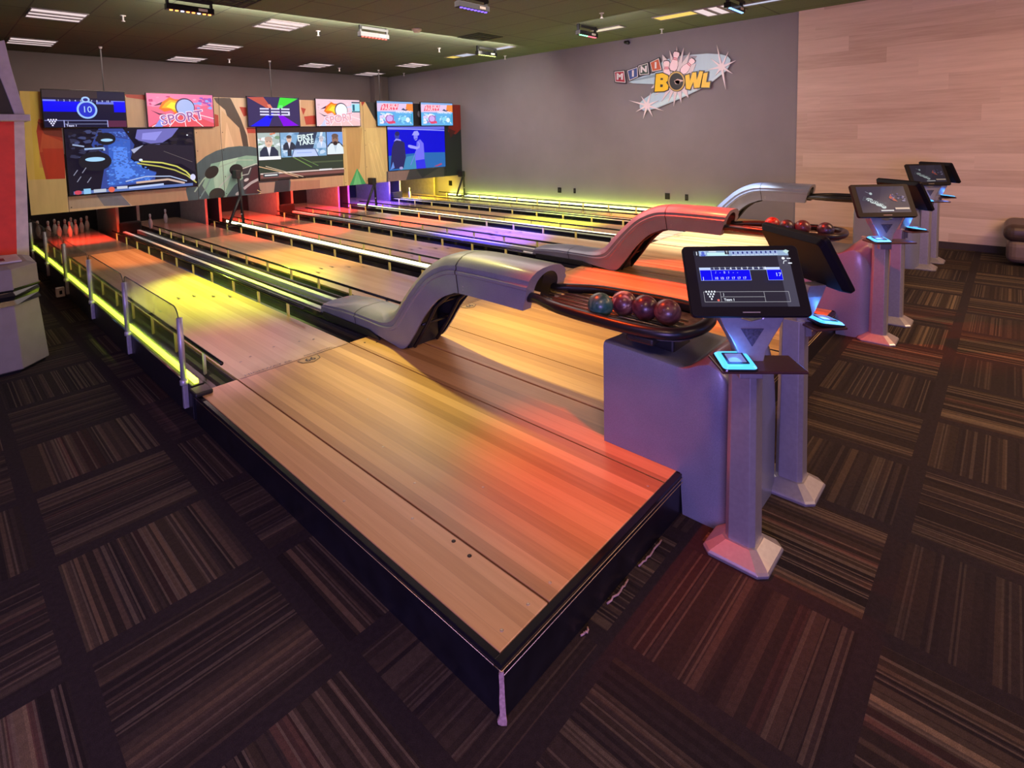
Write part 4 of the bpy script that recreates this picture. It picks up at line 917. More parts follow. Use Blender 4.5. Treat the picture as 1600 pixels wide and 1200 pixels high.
def d_dark(c, w, h):
    c.rect(0, 0, w, h, (.010, .007, .018)); bl = (.04, .11, .50)
    c.poly([(w*.24, h), (w*.42, h), (w*.50, h*.74), (w*.46, h*.50), (w*.56, h*.35), (w*.66, h*.28), (w*.64, h*.13), (w*.22, h*.06), (w*.26, h*.40), (w*.18, h*.75)], (.035, .06, .28)); c.poly([(w*.30, h*.88), (w*.47, h*.82), (w*.46, h*.52), (w*.55, h*.36), (w*.66, h*.26), (w*.60, h*.14), (w*.28, h*.10), (w*.30, h*.48)], bl); c.poly([(w*.34, h*.72), (w*.44, h*.70), (w*.44, h*.45), (w*.50, h*.24), (w*.34, h*.2), (w*.33, h*.5)], (.09, .24, .85))
    c.noise_fill(w*.27, h*.12, w*.60, h*.5, [(.07, .2, .7), (.05, .12, .45), (.10, .26, .8), (.04, .09, .4)], 150, .026, 3); c.noise_fill(w*.30, h*.45, w*.46, h*.95, [(.06, .13, .5), (.09, .2, .7), (.05, .09, .35)], 90, .024, 13); c.noise_fill(w*.02, h*.55, w*.26, h*.98, [(.03, .03, .07), (.05, .06, .16), (.015, .01, .02)], 60, .05, 23); c.noise_fill(w*.6, h*.42, w*.98, h*.96, [(.03, .02, .03), (.02, .015, .03), (.014, .01, .016)], 60, .06, 33)
    c.poly([(w*.52, h*.98), (w*.86, h), (w*.80, h*.86), (w*.68, h*.72), (w*.56, h*.76), (w*.50, h*.84)], (.16, .15, .48)); c.poly([(w*.56, h*.92), (w*.72, h*.95), (w*.66, h*.80), (w*.55, h*.82)], (.28, .27, .75)); c.line([(w*.52, h*.80), (w*.62, h*.74), (w*.76, h*.76)], .018, (.02, .02, .05))
    c.ell(w*.19, h*.50, .20, .14, (.012, .01, .018)); c.ell(w*.28, h*.84, .12, .09, (.012, .01, .018)); c.ell(w*.285, h*.82, .075, .022, (.35, .60, .85)); c.ell(w*.19, h*.53, .12, .032, (.35, .62, .9)); c.line([(w*.12, h*.69), (w*.26, h*.70), (w*.26, h*.66)], .022, (.35, .5, .8)); c.line([(w*.04, h*.76), (w*.12, h*.73)], .02, (.3, .38, .6))
    c.poly([(w*.47, h*.66), (w*.60, h*.74), (w*.98, h*.70), (w*.98, h*.24), (w*.86, h*.40), (w*.56, h*.42), (w*.46, h*.52)], (.020, .014, .028)); c.poly([(w*.46, h*.66), (w*.56, h*.73), (w*.48, h*.60)], (.4, .42, .6)); c.ell(w*.53, h*.49, .025, .02, (.7, .75, .9))
    c.line([(w*.53, h*.47), (w*.70, h*.43), (w*.82, h*.36), (w*.90, h*.26), (w*.97, h*.10)], .022, (.62, .60, .12)); c.line([(w*.50, h*.44), (w*.68, h*.37), (w*.80, h*.30), (w*.90, h*.20), (w*.985, h*.06)], .02, (.50, .47, .10)); c.ell(w*.955, h*.16, .04, .05, (.62, .62, .85)); c.line([(w*.40, h*.16), (w*.56, h*.22), (w*.76, h*.20), (w*.90, h*.10)], .016, (.42, .5, .75)); c.line([(w*.48, h*.13), (w*.74, h*.15), (w*.88, h*.07)], .03, (.6, .42, .35)); c.line([(w*.72, h*.62), (w*.96, h*.42)], .006, (.16, .13, .13)); c.ell(w*.93, h*.88, .012, .01, (.9, .9, 1))
    c.rect(w*.02, h*.015, w*.95, h*.06, (.10, .16, .42)); c.ell(w*.05, h*.04, .045, .03, (.55, .06, .10)); c.rect(w*.09, h*.01, w*.14, h*.09, (.25, .5, .75)); c.rect(w*.16, h*.02, w*.25, h*.07, (.45, .5, .6)); c.ell(w*.29, h*.05, .04, .04, (.7, .12, .08)); c.rect(w*.33, h*.05, w*.41, h*.09, (.55, .58, .7)); c.line([(w*.42, h*.055), (w*.7, h*.075)], .03, (.45, .55, .85))
    for a, b in ((.03, .30), (.05, .2), (.09, .33), (.12, .18)): c.line([(w*a, h*b), (w*(a+.03), h*(b+.08))], .01, (.25, .25, .35))
def person(c, x, y, s, skin, coat, shirt, hair=None):
    c.poly([(x-.13*s, y), (x-.125*s, y+.09*s), (x-.07*s, y+.15*s), (x+.07*s, y+.15*s), (x+.125*s, y+.09*s), (x+.13*s, y)], coat); c.poly([(x-.03*s, y+.15*s), (x+.03*s, y+.15*s), (x, y+.02*s)], shirt); c.ell(x, y+.21*s, .052*s, .068*s, skin)
    if hair: c.ell(x, y+.255*s, .053*s, .032*s, hair)
    c.rect(x-.035*s, y+.215*s, x-.012*s, y+.223*s, (.05, .04, .04)); c.rect(x+.012*s, y+.215*s, x+.035*s, y+.223*s, (.05, .04, .04)); c.rect(x-.018*s, y+.17*s, x+.018*s, y+.176*s, (.25, .1, .1))
def d_talk(c, w, h):
    c.rect(0, 0, w, h, (.05, .025, .02)); c.rect(0, h*.14, w, h*.42, (.035, .045, .03)); c.line([(w*.38, h*.42), (w*.60, h*.20)], .018, (.15, .25, .07)); c.line([(w*.45, h*.42), (w*.68, h*.22)], .014, (.13, .22, .07)); c.rect(w*.6, h*.28, w, h*.31, (.08, .10, .05))
    y0, y1 = h*.42, h*.90
    c.poly([(0, y0-.03), (w*.24, y0-.015), (w*.24, y1), (0, y1)], (.42, .50, .48)); c.noise_fill(0, h*.62, w*.24, h*.9, [(.6, .68, .68), (.2, .32, .2), (.75, .2, .1), (.8, .85, .9)], 20, .06, 6); person(c, w*.115, h*.42, 1.35, (.75, .48, .36), (.03, .035, .07), (.8, .8, .9), (.5, .35, .28)); c.rect(0, y0-.03, w*.24, y0+.03, (.85, .85, .9))
    c.rect(w*.245, y0, w*.79, y1, (.22, .40, .62)); c.noise_fill(w*.25, y0, w*.79, y1, [(.35, .52, .75), (.12, .25, .45), (.55, .68, .85)], 46, .07, 7); c.poly([(w*.40, h*.58), (w*.46, y1), (w*.68, y1), (w*.62, h*.58)], (.035, .05, .10)); c.poly([(w*.68, h*.60), (w*.72, y1), (w*.75, y1), (w*.70, h*.60)], (.7, .78, .9))
    c.text('FIRST', w*.535, h*.80, .14, (.75, .9, .92), rot=.08, bold=.03); c.text('TAKE', w*.54, h*.70, .13, (.75, .9, .92), rot=.08, bold=.03)
    person(c, w*.34, h*.56, .95, (.75, .5, .4), (.03, .035, .06), (.7, .7, .85), (.1, .06, .05)); c.rect(w*.315, h*.44, w*.36, h*.57, (.03, .035, .06)); person(c, w*.725, h*.58, .8, (.65, .55, .6), (.45, .6, .85), (.8, .8, .9), (.5, .5, .6))
    c.poly([(w*.36, y0), (w*.39, h*.56), (w*.64, h*.56), (w*.68, y0)], (.50, .60, .92)); c.line([(w*.36, y0), (w*.39, h*.57), (w*.64, h*.57), (w*.68, y0)], .018, (.1, .14, .3)); c.rect(w*.42, h*.49, w*.6, h*.505, (.3, .4, .8))
    c.rect(w*.795, y0+.02, w, y1, (.18, .34, .75)); c.poly([(w*.80, h*.62), (w*.85, h*.70), (w*.95, h*.70), (w, h*.62), (w, h*.55), (w*.80, h*.55)], (.03, .03, .05)); person(c, w*.90, h*.44, 1.4, (.30, .16, .11), (.72, .80, .85), (.5, .6, .7), (.16, .09, .07)); c.ell(w*.90, h*.665, .05, .04, (.04, .02, .02))
    c.rect(0, h*.04, w, h*.10, (.22, .08, .07)); c.rect(0, h*.115, w, h*.14, (.7, .55, .5)); c.rect(w*.03, h*.06, w*.20, h*.13, (.05, .05, .06)); c.rect(w*.045, h*.085, w*.185, h*.108, (.8, .8, .8)); c.rect(w*.68, h*.12, w*.84, h*.15, (.75, .72, .75))
    c.line([(-.02, h*.27), (w*.20, h*.16), (w*.42, h*.02)], .014, (.75, .45, .25)); c.line([(w*.06, h*.27), (w*.48, h*.02)], .010, (.8, .6, .4))
def d_golf(c, w, h):
    c.rect(0, 0, w, h, (.0, .0, .62)); c.poly([(0, 0), (w, 0), (w, h*.36), (w*.55, h*.38), (0, h*.34)], (.02, .13, .42)); c.poly([(w*.2, 0), (w*.55, 0), (w*.6, h*.36), (w*.3, h*.30)], (.05, .24, .45)); c.rect(0, h*.93, w, h, (.13, .14, .70)); c.line([(0, h*.965), (w, h*.90)], .02, (.3, .33, .9))
    d = (.022, .018, .10)
    c.poly([(w*.02, h*.03), (w*.06, h*.52), (w*.10, h*.66), (w*.18, h*.71), (w*.27, h*.63), (w*.285, h*.30), (w*.24, h*.04)], d); c.ell(w*.15, h*.80, .065, .085, (.04, .05, .35)); c.ell(w*.155, h*.84, .062, .05, d); c.poly([(w*.09, h*.66), (w*.13, h*.73), (w*.20, h*.71), (w*.22, h*.67), (w*.14, h*.69)], (.28, .28, .85)); c.ell(w*.20, h*.045, .05, .03, (.35, .3, .6)); c.poly([(w*.02, h*.02), (w*.07, h*.2), (w*.09, h*.06)], (.12, .25, .7))
    m = (.16, .15, .85); l = (.32, .32, 1.0)
    c.poly([(w*.46, h*.06), (w*.44, h*.25), (w*.47, h*.5), (w*.48, h*.64), (w*.54, h*.70), (w*.60, h*.60), (w*.61, h*.30), (w*.60, h*.04)], m); c.poly([(w*.33, h*.545), (w*.36, h*.575), (w*.50, h*.52), (w*.53, h*.60), (w*.50, h*.66), (w*.53, h*.50), (w*.48, h*.46), (w*.36, h*.50)], l); c.ell(w*.345, h*.545, .028, .03, (.35, .35, 1)); c.ell(w*.465, h*.76, .058, .085, (.22, .22, .9)); c.poly([(w*.40, h*.80), (w*.415, h*.835), (w*.44, h*.89), (w*.50, h*.90), (w*.53, h*.83), (w*.52, h*.79)], l); c.poly([(w*.45, h*.20), (w*.61, h*.22), (w*.63, 0), (w*.46, 0)], (.03, .03, .75)); c.line([(w*.36, h*.1), (w*.42, h*.28), (w*.46, h*.42)], .02, (.15, .2, .75)); c.line([(w*.44, h*.70), (w*.49, h*.72)], .012, (.03, .02, .3))
    c.poly([(w*.78, h*.03), (w*.92, h*.10), (w*.93, h*.06), (w*.84, h*.02)], (.35, .06, .15))
F = 8.58; fs = (F-CAM.y)/(MY-CAM.y)
def tvx(a): return CAM.x+(a-CAM.x)*fs
def tvz(a): return CAM.z+(a-CAM.z)*fs
for i, (x0, x1, d, lb) in enumerate(((.225, 1.225, d_score, 'upper television with blue scores and a big 10 in a ring'), (1.495, 2.49, d_sport, 'upper television with pink SPORT picture and flaming ball, left of the mural ball'), (3.045, 4.03, d_beams, 'upper television with four crossing coloured beams on dark blue'), (4.355, 5.355, d_sport2, 'upper television with pale washed-out pink SPORT picture'), (5.76, 6.74, d_game, 'upper television with blue and orange game picture, left of the matching pair'), (6.95, 7.94, d_game, 'upper television with blue and orange game picture, rightmost of the row'))):
    tv('television', tvx(x0), tvx(x1), tvz(1.888), tvz(2.43), F, .035, d, lb, .012)
for x0, x1, d, lb in ((.437, 2.148, d_dark, 'large lower television with dark blue picture and yellow lines'), (3.182, 4.898, d_talk, 'large lower television with talk show panel of people'), (5.997, 7.648, d_golf, 'large lower television with two men in blue light')):
    tv('television', x0, x1, .922, 1.886, MY-.012, .04, d, lb, .010)
# black folding stands in front of the masking wall
def stand(pts, label, loc):
    t = thing('support_arm', loc, label, 'support arm', 'black support arms')
    for nme, L, r in pts: MB().tube([tuple(at_y(a, b, y)) for a, b, y in L], r, 8).build(nme, MBLACK, t)
    MB().lathe([(.012, 0), (.012, .01)], tuple(at_y(*pts[0][1][0])), 8).build('bolt', SILVER, t)
for kx_, yb, nmx in ((2.757, 8.50, 'between the dark blue and talk show televisions'), (5.507, 8.50, 'left of the blue pin deck'), (8.08, 8.52, 'in the corner by the grey wall')):
    t = thing('support_arm', (kx_, yb, .2), 'black folding support arm of the masking wall, %s' % nmx, 'support arm', 'black support arms')
    top_z = 1.15 if kx_ < 3 else (.82 if kx_ < 6 else .80)
    MB().tube([(kx_, yb, top_z), (kx_+.02, yb, .66), (kx_+.05, yb+.02, .225)], .024, 8).build('upright', MBLACK, t)
    MB().tube([(kx_+.01, yb, .70), (kx_-.11, yb+.02, .42), (kx_-.20, yb+.02, .225)], .024, 8).build('brace', MBLACK, t)
    MB().box((kx_-.045, yb-.03, top_z-.14), (kx_+.045, MY+.002, top_z)).build('top_bracket', MBLACK, t, bevel=.01)
    MB().box((kx_-.24, yb-.05, .206), (kx_+.10, yb+.07, .226)).build('foot_plate', MBLACK, t, bevel=.004)
    MB().lathe([(.014, 0), (.014, .008), (.008, .012)], (0, 0, 0), 8, M=Matrix.Translation((kx_, yb-.03, .40)) @ Matrix.Rotation(math.radians(90), 4, 'X')).build('bolt', SILVER, t)
for px in (157, 421, 598):
    v = at_z(px, 82 if px == 157 else 100, CZ); y_ = 10.31
    x_ = {157: 1.30, 421: 4.276, 598: 7.035}[px]
    t = thing('hanging_rod', (x_, y_, 1.9), 'thin rod from the ceiling behind the %s' % {157: 'television showing the number 10', 421: 'television with the coloured beams', 598: 'game picture televisions'}[px], 'rod', 'ceiling rods')
    MB().cyl((x_, y_, 1.9), (x_, y_, CZ), .010, 8).build('rod', MBLACK, t); MB().lathe([(.02, -.03), (.03, 0)], (x_, y_, CZ-.0), 10).build('ceiling_clip', WHITEP, t)

# ------------------------------------------------------------------ MINI BOWL wall sign
sg = thing('wall_sign', (WX, 3.3, 1.9), 'cut-out MINI BOWL sign with pins, ball and starbursts on the grey wall', 'sign')
SX = WX-.03
def sp(px, py, d=0): v = at_x(px, py, SX); return Vector((SX-d, v.y, v.z))
def cut(name, pts, col, d0, th, m=None, border=None):
    mb = MB()
    mb.prism([sp(a, b, d0) for a, b in pts], (-th, 0, 0), col=col); return mb.build(name, PRINTS, sg)
def zc(x, y): return (940+x*.15, 50+y*.15)     # 1600-px crop of the sign -> frame
def ZP(L): return [zc(*p) for p in L]
cut('blue_boomerang', ZP([(280, 520), (330, 490), (560, 425), (640, 300), (760, 260), (930, 240), (1100, 225), (1240, 232), (1310, 250), (1345, 285), (1335, 350), (1300, 405), (1160, 515), (1020, 600), (830, 690), (560, 800), (440, 820), (400, 790), (400, 740), (440, 700), (560, 620), (570, 545), (440, 540), (330, 535)]), S_(185, 215, 226), 0, .012)
c = Canvas(sp(0, 0), (0, 0, 0), (0, 0, 0), (-1, 0, 0))
def flat(name, polys, d):
    mb = MB()
    for pts, col in polys: mb._mk([sp(a, b, d) for a, b in pts], [tuple(range(len(pts)))], False, col)
    return mb.build(name, PRINTS, sg, norm=False)
flat('blue_shading', [(ZP([(300, 515), (350, 495), (560, 440), (560, 470), (400, 500)]), S_(140, 168, 180)), (ZP([(1130, 520), (1180, 470), (1280, 400), (1300, 400), (1160, 515)]), S_(200, 225, 232)), (ZP([(560, 790), (800, 690), (1000, 600), (960, 600), (700, 690), (520, 770)]), S_(205, 232, 236)), (ZP([(700, 270), (930, 246), (1000, 250), (900, 400), (780, 400)]), S_(150, 150, 160))], .0135)
def burst(name, cx, cy, tips, r, col, d0=.014):
    n = len(tips); pts = []
    an = sorted(((math.atan2(b-cy, a-cx), a, b) for a, b in tips))
    for i, (g, a, b) in enumerate(an):
        g2 = an[(i+1) % n][0] + (2*math.pi if i == n-1 else 0); pts.append((a, b)); m = (g+g2)/2; pts.append((cx+r*math.cos(m), cy+r*math.sin(m)))
    cut(name, ZP(pts), col, d0, .012)
PK = S_(240, 226, 228)
burst('ray_burst', 790, 470, [(640, 235), (715, 195), (790, 150), (862, 165), (930, 205), (990, 330), (520, 590), (560, 660), (630, 725), (700, 730), (757, 775), (835, 740), (912, 690), (1010, 610)], 150, S_(225, 212, 214), .0145)
burst('right_starburst', 1255, 365, [(1205, 135), (1325, 205), (1405, 298), (1370, 435), (1298, 600), (1190, 455), (1110, 395), (1140, 275)], 34, PK)
burst('left_starburst', 480, 765, [(290, 713), (418, 670), (520, 630), (600, 715), (652, 822), (540, 885), (438, 905), (362, 832)], 30, PK)
for i, (q, colr, ch) in enumerate((([(135, 410), (245, 400), (262, 535), (145, 525)], S_(170, 40, 66), 'M'), ([(268, 400), (385, 360), (390, 470), (292, 515)], S_(60, 85, 150), 'I'), ([(385, 350), (492, 318), (505, 445), (400, 455)], S_(62, 82, 74), 'N'), ([(505, 315), (605, 268), (638, 400), (530, 420)], S_(205, 95, 60), 'I'))):
    cx, cy = sum(p[0] for p in q)/4, sum(p[1] for p in q)/4; sc = lambda k: [(cx+(a-cx)*k, cy+(b-cy)*k) for a, b in q]
    cut('letter_tile', ZP(sc(1.06)), S_(38, 34, 44), .014, .010)
    gl = [[zc(cx+x*1.05, cy-y-(.10 if i else 0)*x) for x, y in p] for p in text_polys(ch, 84, .06)]
    flat('tile_face', [(ZP(sc(.93)), S_(220, 215, 215))], .0245); flat('tile_field', [(ZP(sc(.80)), colr)], .0255); flat('tile_letter', [(g, S_(232, 226, 226)) for g in gl], .0265)
YL, OL = S_(250, 205, 20), S_(52, 42, 26)
def letter(name, outer, holes=()):
    cx, cy = sum(p[0] for p in outer)/len(outer), sum(p[1] for p in outer)/len(outer)
    # dark outline plate, then yellow face
    rim = []
    n = len(outer)
    for i in range(n):
        (ax, ay), (bx, by), (dx, dy) = outer[i-1], outer[i], outer[(i+1) % n]
        e1 = Vector((bx-ax, by-ay)).normalized(); e2 = Vector((dx-bx, dy-by)).normalized(); n1 = Vector((e1.y, -e1.x)); n2 = Vector((e2.y, -e2.x)); s_ = (n1+n2)
        s_ = s_.normalized()*min(2.2, 1/max(.45, s_.length/2)) if s_.length > .01 else n1
        rim.append((bx+s_.x*10, by+s_.y*10))
    cut(name, ZP(rim), OL, .026, .010); flat(name+'_face', [(ZP(outer), YL)], .037)
    for h in holes: flat(name+'_hole', [(ZP(h), OL)], .038)
def orient(P_):
    a = sum(P_[i][0]*P_[(i+1) % len(P_)][1]-P_[(i+1) % len(P_)][0]*P_[i][1] for i in range(len(P_)))
    return P_ if a > 0 else P_[::-1]
letter('letter_b', orient([(578, 440), (645, 430), (700, 455), (712, 500), (680, 525), (706, 560), (700, 600), (660, 618), (562, 622)]), ([(625, 480), (650, 482), (650, 500), (622, 502)], [(622, 545), (650, 550), (645, 575), (620, 575)]))
letter('letter_w', orient([(880, 455), (925, 440), (930, 510), (955, 425), (995, 420), (1000, 500), (1030, 410), (1068, 412), (1030, 580), (975, 585), (965, 520), (930, 600), (890, 592)]))
letter('letter_l', orient([(1070, 432), (1115, 422), (1098, 525), (1140, 520), (1132, 580), (1045, 578)]))
def circ(cx, cy, rx, ry, n=28): return [(cx+rx*math.cos(2*math.pi*i/n), cy+ry*math.sin(2*math.pi*i/n)) for i in range(n)]
cut('ball_ring', ZP(circ(790, 515, 92, 108)), OL, .026, .012); flat('ball_gold_ring', [(ZP(circ(790, 515, 86, 102)), S_(205, 170, 90))], .039); flat('ball_disc', [(ZP(circ(790, 517, 72, 88)), S_(26, 22, 20))], .040); flat('ball_glint', [(ZP([(765, 515), (800, 490), (860, 505), (858, 515), (825, 520), (820, 545), (795, 545)]), S_(225, 190, 180)), (ZP(circ(800, 525, 28, 22)), S_(225, 190, 180))], .041)
def spin(cx, cy, rot, s, name):
    prof = [(0, -98), (26, -92), (32, -70), (24, -45), (19, -28), (30, 0), (40, 35), (38, 75), (22, 100)]
    L = [(x, y) for x, y in prof] + [(-x, y) for x, y in reversed(prof[1:])]
    tr = lambda k, L_: [(cx+(x*math.cos(rot)-y*math.sin(rot))*s*k, cy+(x*math.sin(rot)+y*math.cos(rot))*s*k) for x, y in L_]
    cut(name, ZP(tr(1.1, L)), S_(70, 50, 55), .020, .008); flat(name+'_face', [(ZP(tr(1, L)), S_(255, 226, 230))], .029)
    flat(name+'_band', [(ZP(tr(1, [(-20, -36), (20, -36), (20, -28), (-20, -28)])), S_(200, 60, 80)), (ZP(tr(1, [(-22, -20), (22, -20), (24, -12), (-24, -12)])), S_(200, 60, 80))], .0295)
spin(770, 305, .22, 1.02, 'sign_pin'); spin(905, 355, .72, .95, 'sign_pin'); spin(685, 400, -.02, 1.0, 'sign_pin')

# small things on the grey wall
for (px, py, w_, h_, lb) in ((874.5, 297, .045, .055, 'square black outlet low on the grey wall, left pair'), (898, 298, .025, .05, 'narrow black switch beside the left square outlet'), (1043, 306.5, .045, .055, 'square black outlet low on the grey wall, right pair'), (1073, 308.5, .028, .055, 'narrow black switch beside the right square outlet')):
    v = at_x(px, py, WX); t = thing('wall_outlet', (WX, v.y, v.z), lb, 'outlet', 'black wall outlets')
    MB().box((WX-.008, v.y-w_, v.z-h_), (WX-.0005, v.y+w_, v.z+h_)).build('cover_plate', GBLACK, t, bevel=.002)
    MB().box((WX-.011, v.y-w_*.4, v.z-h_*.5), (WX-.008, v.y+w_*.4, v.z+h_*.5)).build('socket', MBLACK, t)
v = at_x(704, 286, WX); t = thing('wall_outlet', (WX, v.y, v.z), 'black outlet in the yellow-lit corner under the masking wall', 'outlet', 'black wall outlets'); MB().box((WX-.008, v.y-.06, v.z-.06), (WX-.0005, v.y+.06, v.z+.06)).build('cover_plate', GBLACK, t, bevel=.002)
v = at_x(979, 67, WX-.06); t = thing('wall_camera', (WX, v.y, v.z), 'tiny dark camera high on the grey wall left of the sign', 'camera')
MB().lathe([(.03, 0), (.03, .02), (.012, .03), (.012, .06)], (0, 0, 0), 10, M=Matrix.Translation((WX, v.y, v.z+.02)) @ Matrix.Rotation(math.radians(-90), 4, 'Y')).build('bracket', MBLACK, t)
MB().tube([(WX-.05, v.y+.04, v.z+.02), (WX-.07, v.y-.05, v.z-.01)], .028, 10).build('camera_body', MBLACK, t)

# ------------------------------------------------------------------ ceiling fittings
LENS = emit('dim_pink_troffer_lens', (1.0, .80, .80), .80); LENSY = emit('yellow_filter_lens', (1.0, .72, .12), .85); LENSB = emit('bluish_lens', (.75, .80, 1.0), .65)
FRM = mat('grey_louvre_metal', (.20, .17, .17), .4)
def troffer(x0, y0, x1, y1, label, lens=None, nm_='ceiling_light', along='x'):
    t = thing(nm_, ((x0+x1)/2, (y0+y1)/2, CZ), label, 'ceiling light', 'recessed ceiling lights')
    MB().box((x0, y0, CZ-.006), (x1, y1, CZ-.001)).build('lens', lens or LENS, t)
    f = MB(); b = .012
    f.box((x0-b, y0-b, CZ-.014), (x0, y1+b, CZ)).box((x1, y0-b, CZ-.014), (x1+b, y1+b, CZ)).box((x0, y0-b, CZ-.014), (x1, y0, CZ)).box((x0, y1, CZ-.014), (x1, y1+b, CZ))
    f.build('frame', FRM, t)
    n = 2
    for i in range(1, n+1):
        y = y0+(y1-y0)*i/(n+1)
        if lens is None: MB().box((x0, y-.022, CZ-.020), (x1, y+.022, CZ-.007)).build('louvre', FRM, t)
    return t
for x0, y0, lb in ((.09, 7.66, 'nearest on the left, above the first lane'), (.11, 10.08, 'at the far left by the back wall'), (2.56, 6.52, 'nearest of the second column'), (2.57, 8.90, 'middle of the second column'), (2.59, 10.68, 'rearmost of the second column'), (5.10, 10.10, 'above the pale pink television by the back wall'), (7.02, 10.80, 'in the far right corner'), (6.90, 8.84, 'above the right game televisions')):
    troffer(x0, y0, x0+.565, y0+.60, 'square dim pinkish ceiling light with louvres, %s' % lb)
troffer(6.83, 1.86, 7.40, 2.40, 'square pinkish ceiling light near the wall above the sign, behind the blue light bar')
troffer(6.82, 2.42, 7.09, 3.00, 'yellow-tinted narrow ceiling light above the sign', LENSY)
troffer(6.92, 3.62, 7.12, 4.14, 'cream narrow ceiling light near the second light bar from the wall', emit('cream_lens', (1, .86, .62), .75))
troffer(6.95, 5.98, 7.14, 6.42, 'small bluish ceiling light right of the far light bar', LENSB)
troffer(6.94, 7.10, 7.22, 7.50, 'bluish ceiling light patch near the grey wall', LENSB); troffer(6.94, 7.52, 7.20, 7.78, 'small yellow patch of ceiling light near the grey wall', LENSY)
troffer(7.03, .95, 7.16, 1.80, 'narrow bluish-white ceiling light at the top right', LENSB)
VENT = mat('dark_vent_grille', (.018, .018, .015), .6)
for (x0, y0, lb) in ((5.58, 5.42, 'square dark air vent in the ceiling beyond the smoke detector'), (1.42, 5.6, 'dark air vent at the top edge, left of the blue light bar')):
    t = thing('ceiling_vent', (x0+.3, y0+.25, CZ), lb, 'air vent', 'ceiling vents')
    f = MB()
    for i in range(5):
        a = .30-.055*i; z = CZ-.003-.008*(i % 2)-.004*i
        f.box((x0+.3-a, y0+.27-a*.85, z-.006), (x0+.3+a, y0+.27-a*.85+.02, z)).box((x0+.3-a, y0+.27+a*.85-.02, z-.006), (x0+.3+a, y0+.27+a*.85, z)).box((x0+.3-a, y0+.27-a*.85, z-.006), (x0+.3-a+.02, y0+.27+a*.85, z)).box((x0+.3+a-.02, y0+.27-a*.85, z-.006), (x0+.3+a, y0+.27+a*.85, z))
    f.build('louvres', VENT, t)
for i, (px, py, lb) in enumerate(((192, 24, 'above the first lane, right of the nearest left light'), (497, 48, 'left of the red light bar'), (686, 75, 'beyond the smoke detector'), (940, 20, 'top middle right, before the yellow ceiling light'), (1034, 45, 'below the yellow ceiling light near the wall'), (789, 87, 'near the wall beyond the far light bar'), (530, 106, 'by the back wall, middle'), (358, 92, 'by the back wall, left'), (631, 114, 'in the far right corner'))):
    v = at_z(px, py, CZ); t = thing('sprinkler_head', (v.x, v.y, CZ-.08), 'small white ceiling sprinkler, %s' % lb, 'sprinkler', 'ceiling sprinklers')
    MB().lathe([(.034, CZ-.012), (.034, CZ-.001), (.01, CZ-.0005)], (v.x, v.y, 0), 12).build('escutcheon', WHITEP, t)
    MB().lathe([(.012, CZ-.07), (.012, CZ-.012)], (v.x, v.y, 0), 8).lathe([(.004, CZ-.082), (.024, CZ-.078), (.024, CZ-.074), (.012, CZ-.070)], (v.x, v.y, 0), 12).build('deflector', WHITEP, t)
v = at_z(651, 45, CZ); t = thing('smoke_detector', (v.x, v.y, CZ), 'round cream smoke detector on the dark ceiling', 'smoke detector')
MB().lathe([(.02, CZ-.06), (.045, CZ-.055), (.06, CZ-.03), (.075, CZ-.028), (.08, CZ-.001)], (v.x, v.y, 0), 20).build('housing', mat('cream_plastic', (.7, .62, .45), .5), t)
# colour-wash light bars
bars = [(1.35, 6.05, (1, .35, .08), 'with orange lamps, at the upper left', 0), (3.98, 6.12, (1, .08, .05), 'with red lamps, in the middle of the ceiling', 0), (3.86, 3.86, (.15, .08, 1), 'with violet lamps, at the top centre', 0), (6.55, 3.98, (.25, .95, .45), 'with green and red lamps, before the cream ceiling light', 0), (6.72, 6.35, (.7, .8, .2), 'with yellow lamps, farthest toward the grey wall', 0), (6.55, 1.72, (.2, .45, 1), 'with blue-green lamps, at the top right by the wall', 0)]
for x, y, c_, lb, r in bars:
    t = thing('light_bar', (x, y, CZ), 'black hanging colour-wash light bar %s' % lb, 'light bar', 'colour-wash light bars')
    MB().box((x-.26, y-.045, 3.155), (x+.26, y+.045, 3.225)).build('housing', GBLACK, t, bevel=.006)
    b = MB()
    for s in (-.24, .24): b.box((x+s-.012, y-.02, 3.225), (x+s+.012, y+.02, CZ))
    b.box((x-.24, y-.05, 3.26), (x+.24, y-.045, 3.30)); b.build('yoke', MBLACK, t)
    for j in range(8):
        cc = c_ if not ('green and red' in lb and j > 3) else (1, .1, .15)
        if 'orange' in lb and j in (2, 5): cc = (.6, .6, 1)
        MB().lathe([(.018, 3.146), (.020, 3.155)], (x-.21+.06*j, y-.02, 0), 8).build('lamp', emit('led_%d_%d_%d' % tuple(int(v*99) for v in cc), cc, 3.0), t)
    MB().box((x+.08, y-.052, 3.175), (x+.18, y-.046, 3.205)).build('display_label', mat('cream_label', (.6, .55, .42), .5), t)

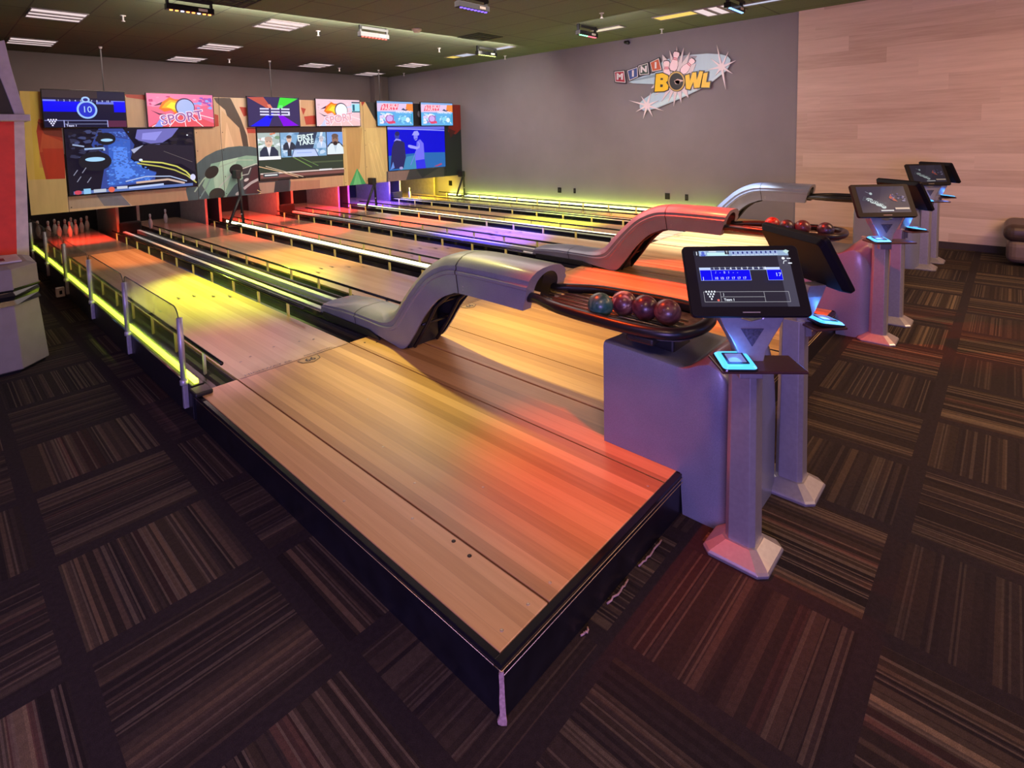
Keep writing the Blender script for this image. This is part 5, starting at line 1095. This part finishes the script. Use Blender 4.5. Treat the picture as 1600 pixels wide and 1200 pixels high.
# ------------------------------------------------------------------ left side: litter bin and arcade cabinet
bx, by = -.80, 4.47
BIN = mat('beige_grey_bin_plastic', (.25, .225, .20), .55, var=.06)
t = thing('litter_bin', (bx, by, 0), 'beige angular litter bin with black bag band at the left edge', 'litter bin')
def oc(a, c, z, dy=0): return [(bx+p, by+q+dy, z) for p, q in ((-a+c, -a), (a-c, -a), (a, -a+c), (a, a-c), (a-c, a), (-a+c, a), (-a, a-c), (-a, -a+c))]
MB().loft([oc(.355, .16, .02), oc(.375, .17, .03), oc(.345, .155, .50)], True, True, False).build('bin_body', BIN, t, bevel=.006)
MB().loft([oc(.350, .16, 0), oc(.352, .16, .02)], True, True, False).build('base_plinth', BLACK, t)
b = MB(); rnd = random.Random(5)
b.loft([[(x+rnd.uniform(-.006, .006), y+rnd.uniform(-.006, .006), z+rnd.uniform(-.008, .008)) for x, y, z in oc(a, .155, z)] for a, z in ((.340, .485), (.356, .50), (.350, .53), (.360, .56), (.352, .59), (.358, .61))], True, True, False).build('bag_band', mat('wrinkled_black_bag', (.012, .012, .013), .25), t)
MB().loft([oc(.352, .16, .605), oc(.355, .16, .61), oc(.352, .16, .755), oc(.30, .13, .775)], True, True, False).build('bin_lid', BIN, t, bevel=.006)
MB().box((bx+.0, by-.20, .776), (bx+.27, by+.14, .790)).build('lid_tray', mat('grey_white_tray', (.55, .53, .50), .4), t, bevel=.004)
MB().box((bx+.04, by-.14, .789), (bx+.18, by-.02, .792)).build('lid_slot', BLACK, t)
y0 = 4.95
t = thing('arcade_cabinet', (-1.1, y0, 0), 'red and white arcade cabinet with a grey sloping canopy at the left edge', 'arcade cabinet')
def cb(px, py, y=y0): v = at_y(px, py, y); return (v.x, y, v.z)
WHT = mat('glossy_white_panel', (.72, .66, .55), .35); REDP = mat('red_cabinet_panel', (.55, .035, .02), .4, ec=(1, .05, .02), es=.10)
a = cb(22, 190); b = cb(38, 190); d = cb(50, 520); e = cb(28, 520)
MB().prism([a, b, (d[0], y0, 0), (e[0], y0, 0)], (0, .5, 0)).build('white_side_frame', WHT, t)
MB().prism([(-2.1, y0, a[2]), a, (e[0], y0, 0), (-2.1, y0, 0)], (0, .48, 0)).build('red_panel', REDP, t)
MB().prism([(-2.1, y0-.12, a[2]+.0), (b[0]+.03, y0-.12, a[2]+.0), (b[0]+.03, y0-.12, a[2]+.055), (-2.1, y0-.12, a[2]+.055)], (0, .8, 0)).build('canopy_ledge', mat('pale_grey_ledge', (.50, .47, .45), .5), t, bevel=.006)
g1, g2, g3, g4 = cb(24, 182), cb(40, 182), cb(16, 100), cb(5, 68)
MB().prism([g1, g2, g3, (g4[0]+.01, y0, g4[2]+.03), (g4[0]-.07, y0, g4[2]-.0), cb(-4, 110)], (0, .10, 0)).build('canopy_arm', mat('pale_grey_ledge', (.50, .47, .45), .5), t, bevel=.004)
MB().prism([(-2.1, y0+.02, g1[2]), (g1[0], y0+.02, g1[2]), (cb(-4, 110)[0], y0+.02, cb(-4, 110)[2]), (g4[0]-.07, y0+.02, g4[2]), (-2.1, y0+.02, g4[2]+.2)], (0, .5, 0)).build('canopy_interior', BLACK, t)

# ------------------------------------------------------------------ padded bench at the right
t = thing('padded_bench', (7.75, -1.7, 0), 'rounded dark brown padded bench against the wood wall at the right edge', 'bench')
LEA = mat('dark_brown_leather', (.055, .035, .028), .42, var=.2)
o = MB().box((7.42, -2.7, .03), (8.14, -.93, .30)).build('base_cushion', mat('taupe_leather', (.14, .10, .085), .5), t, bevel=.08, seg=4)
o = MB().box((7.40, -2.72, .27), (8.155, -.90, .47)).build('seat_cushion', LEA, t, bevel=.09, seg=5)
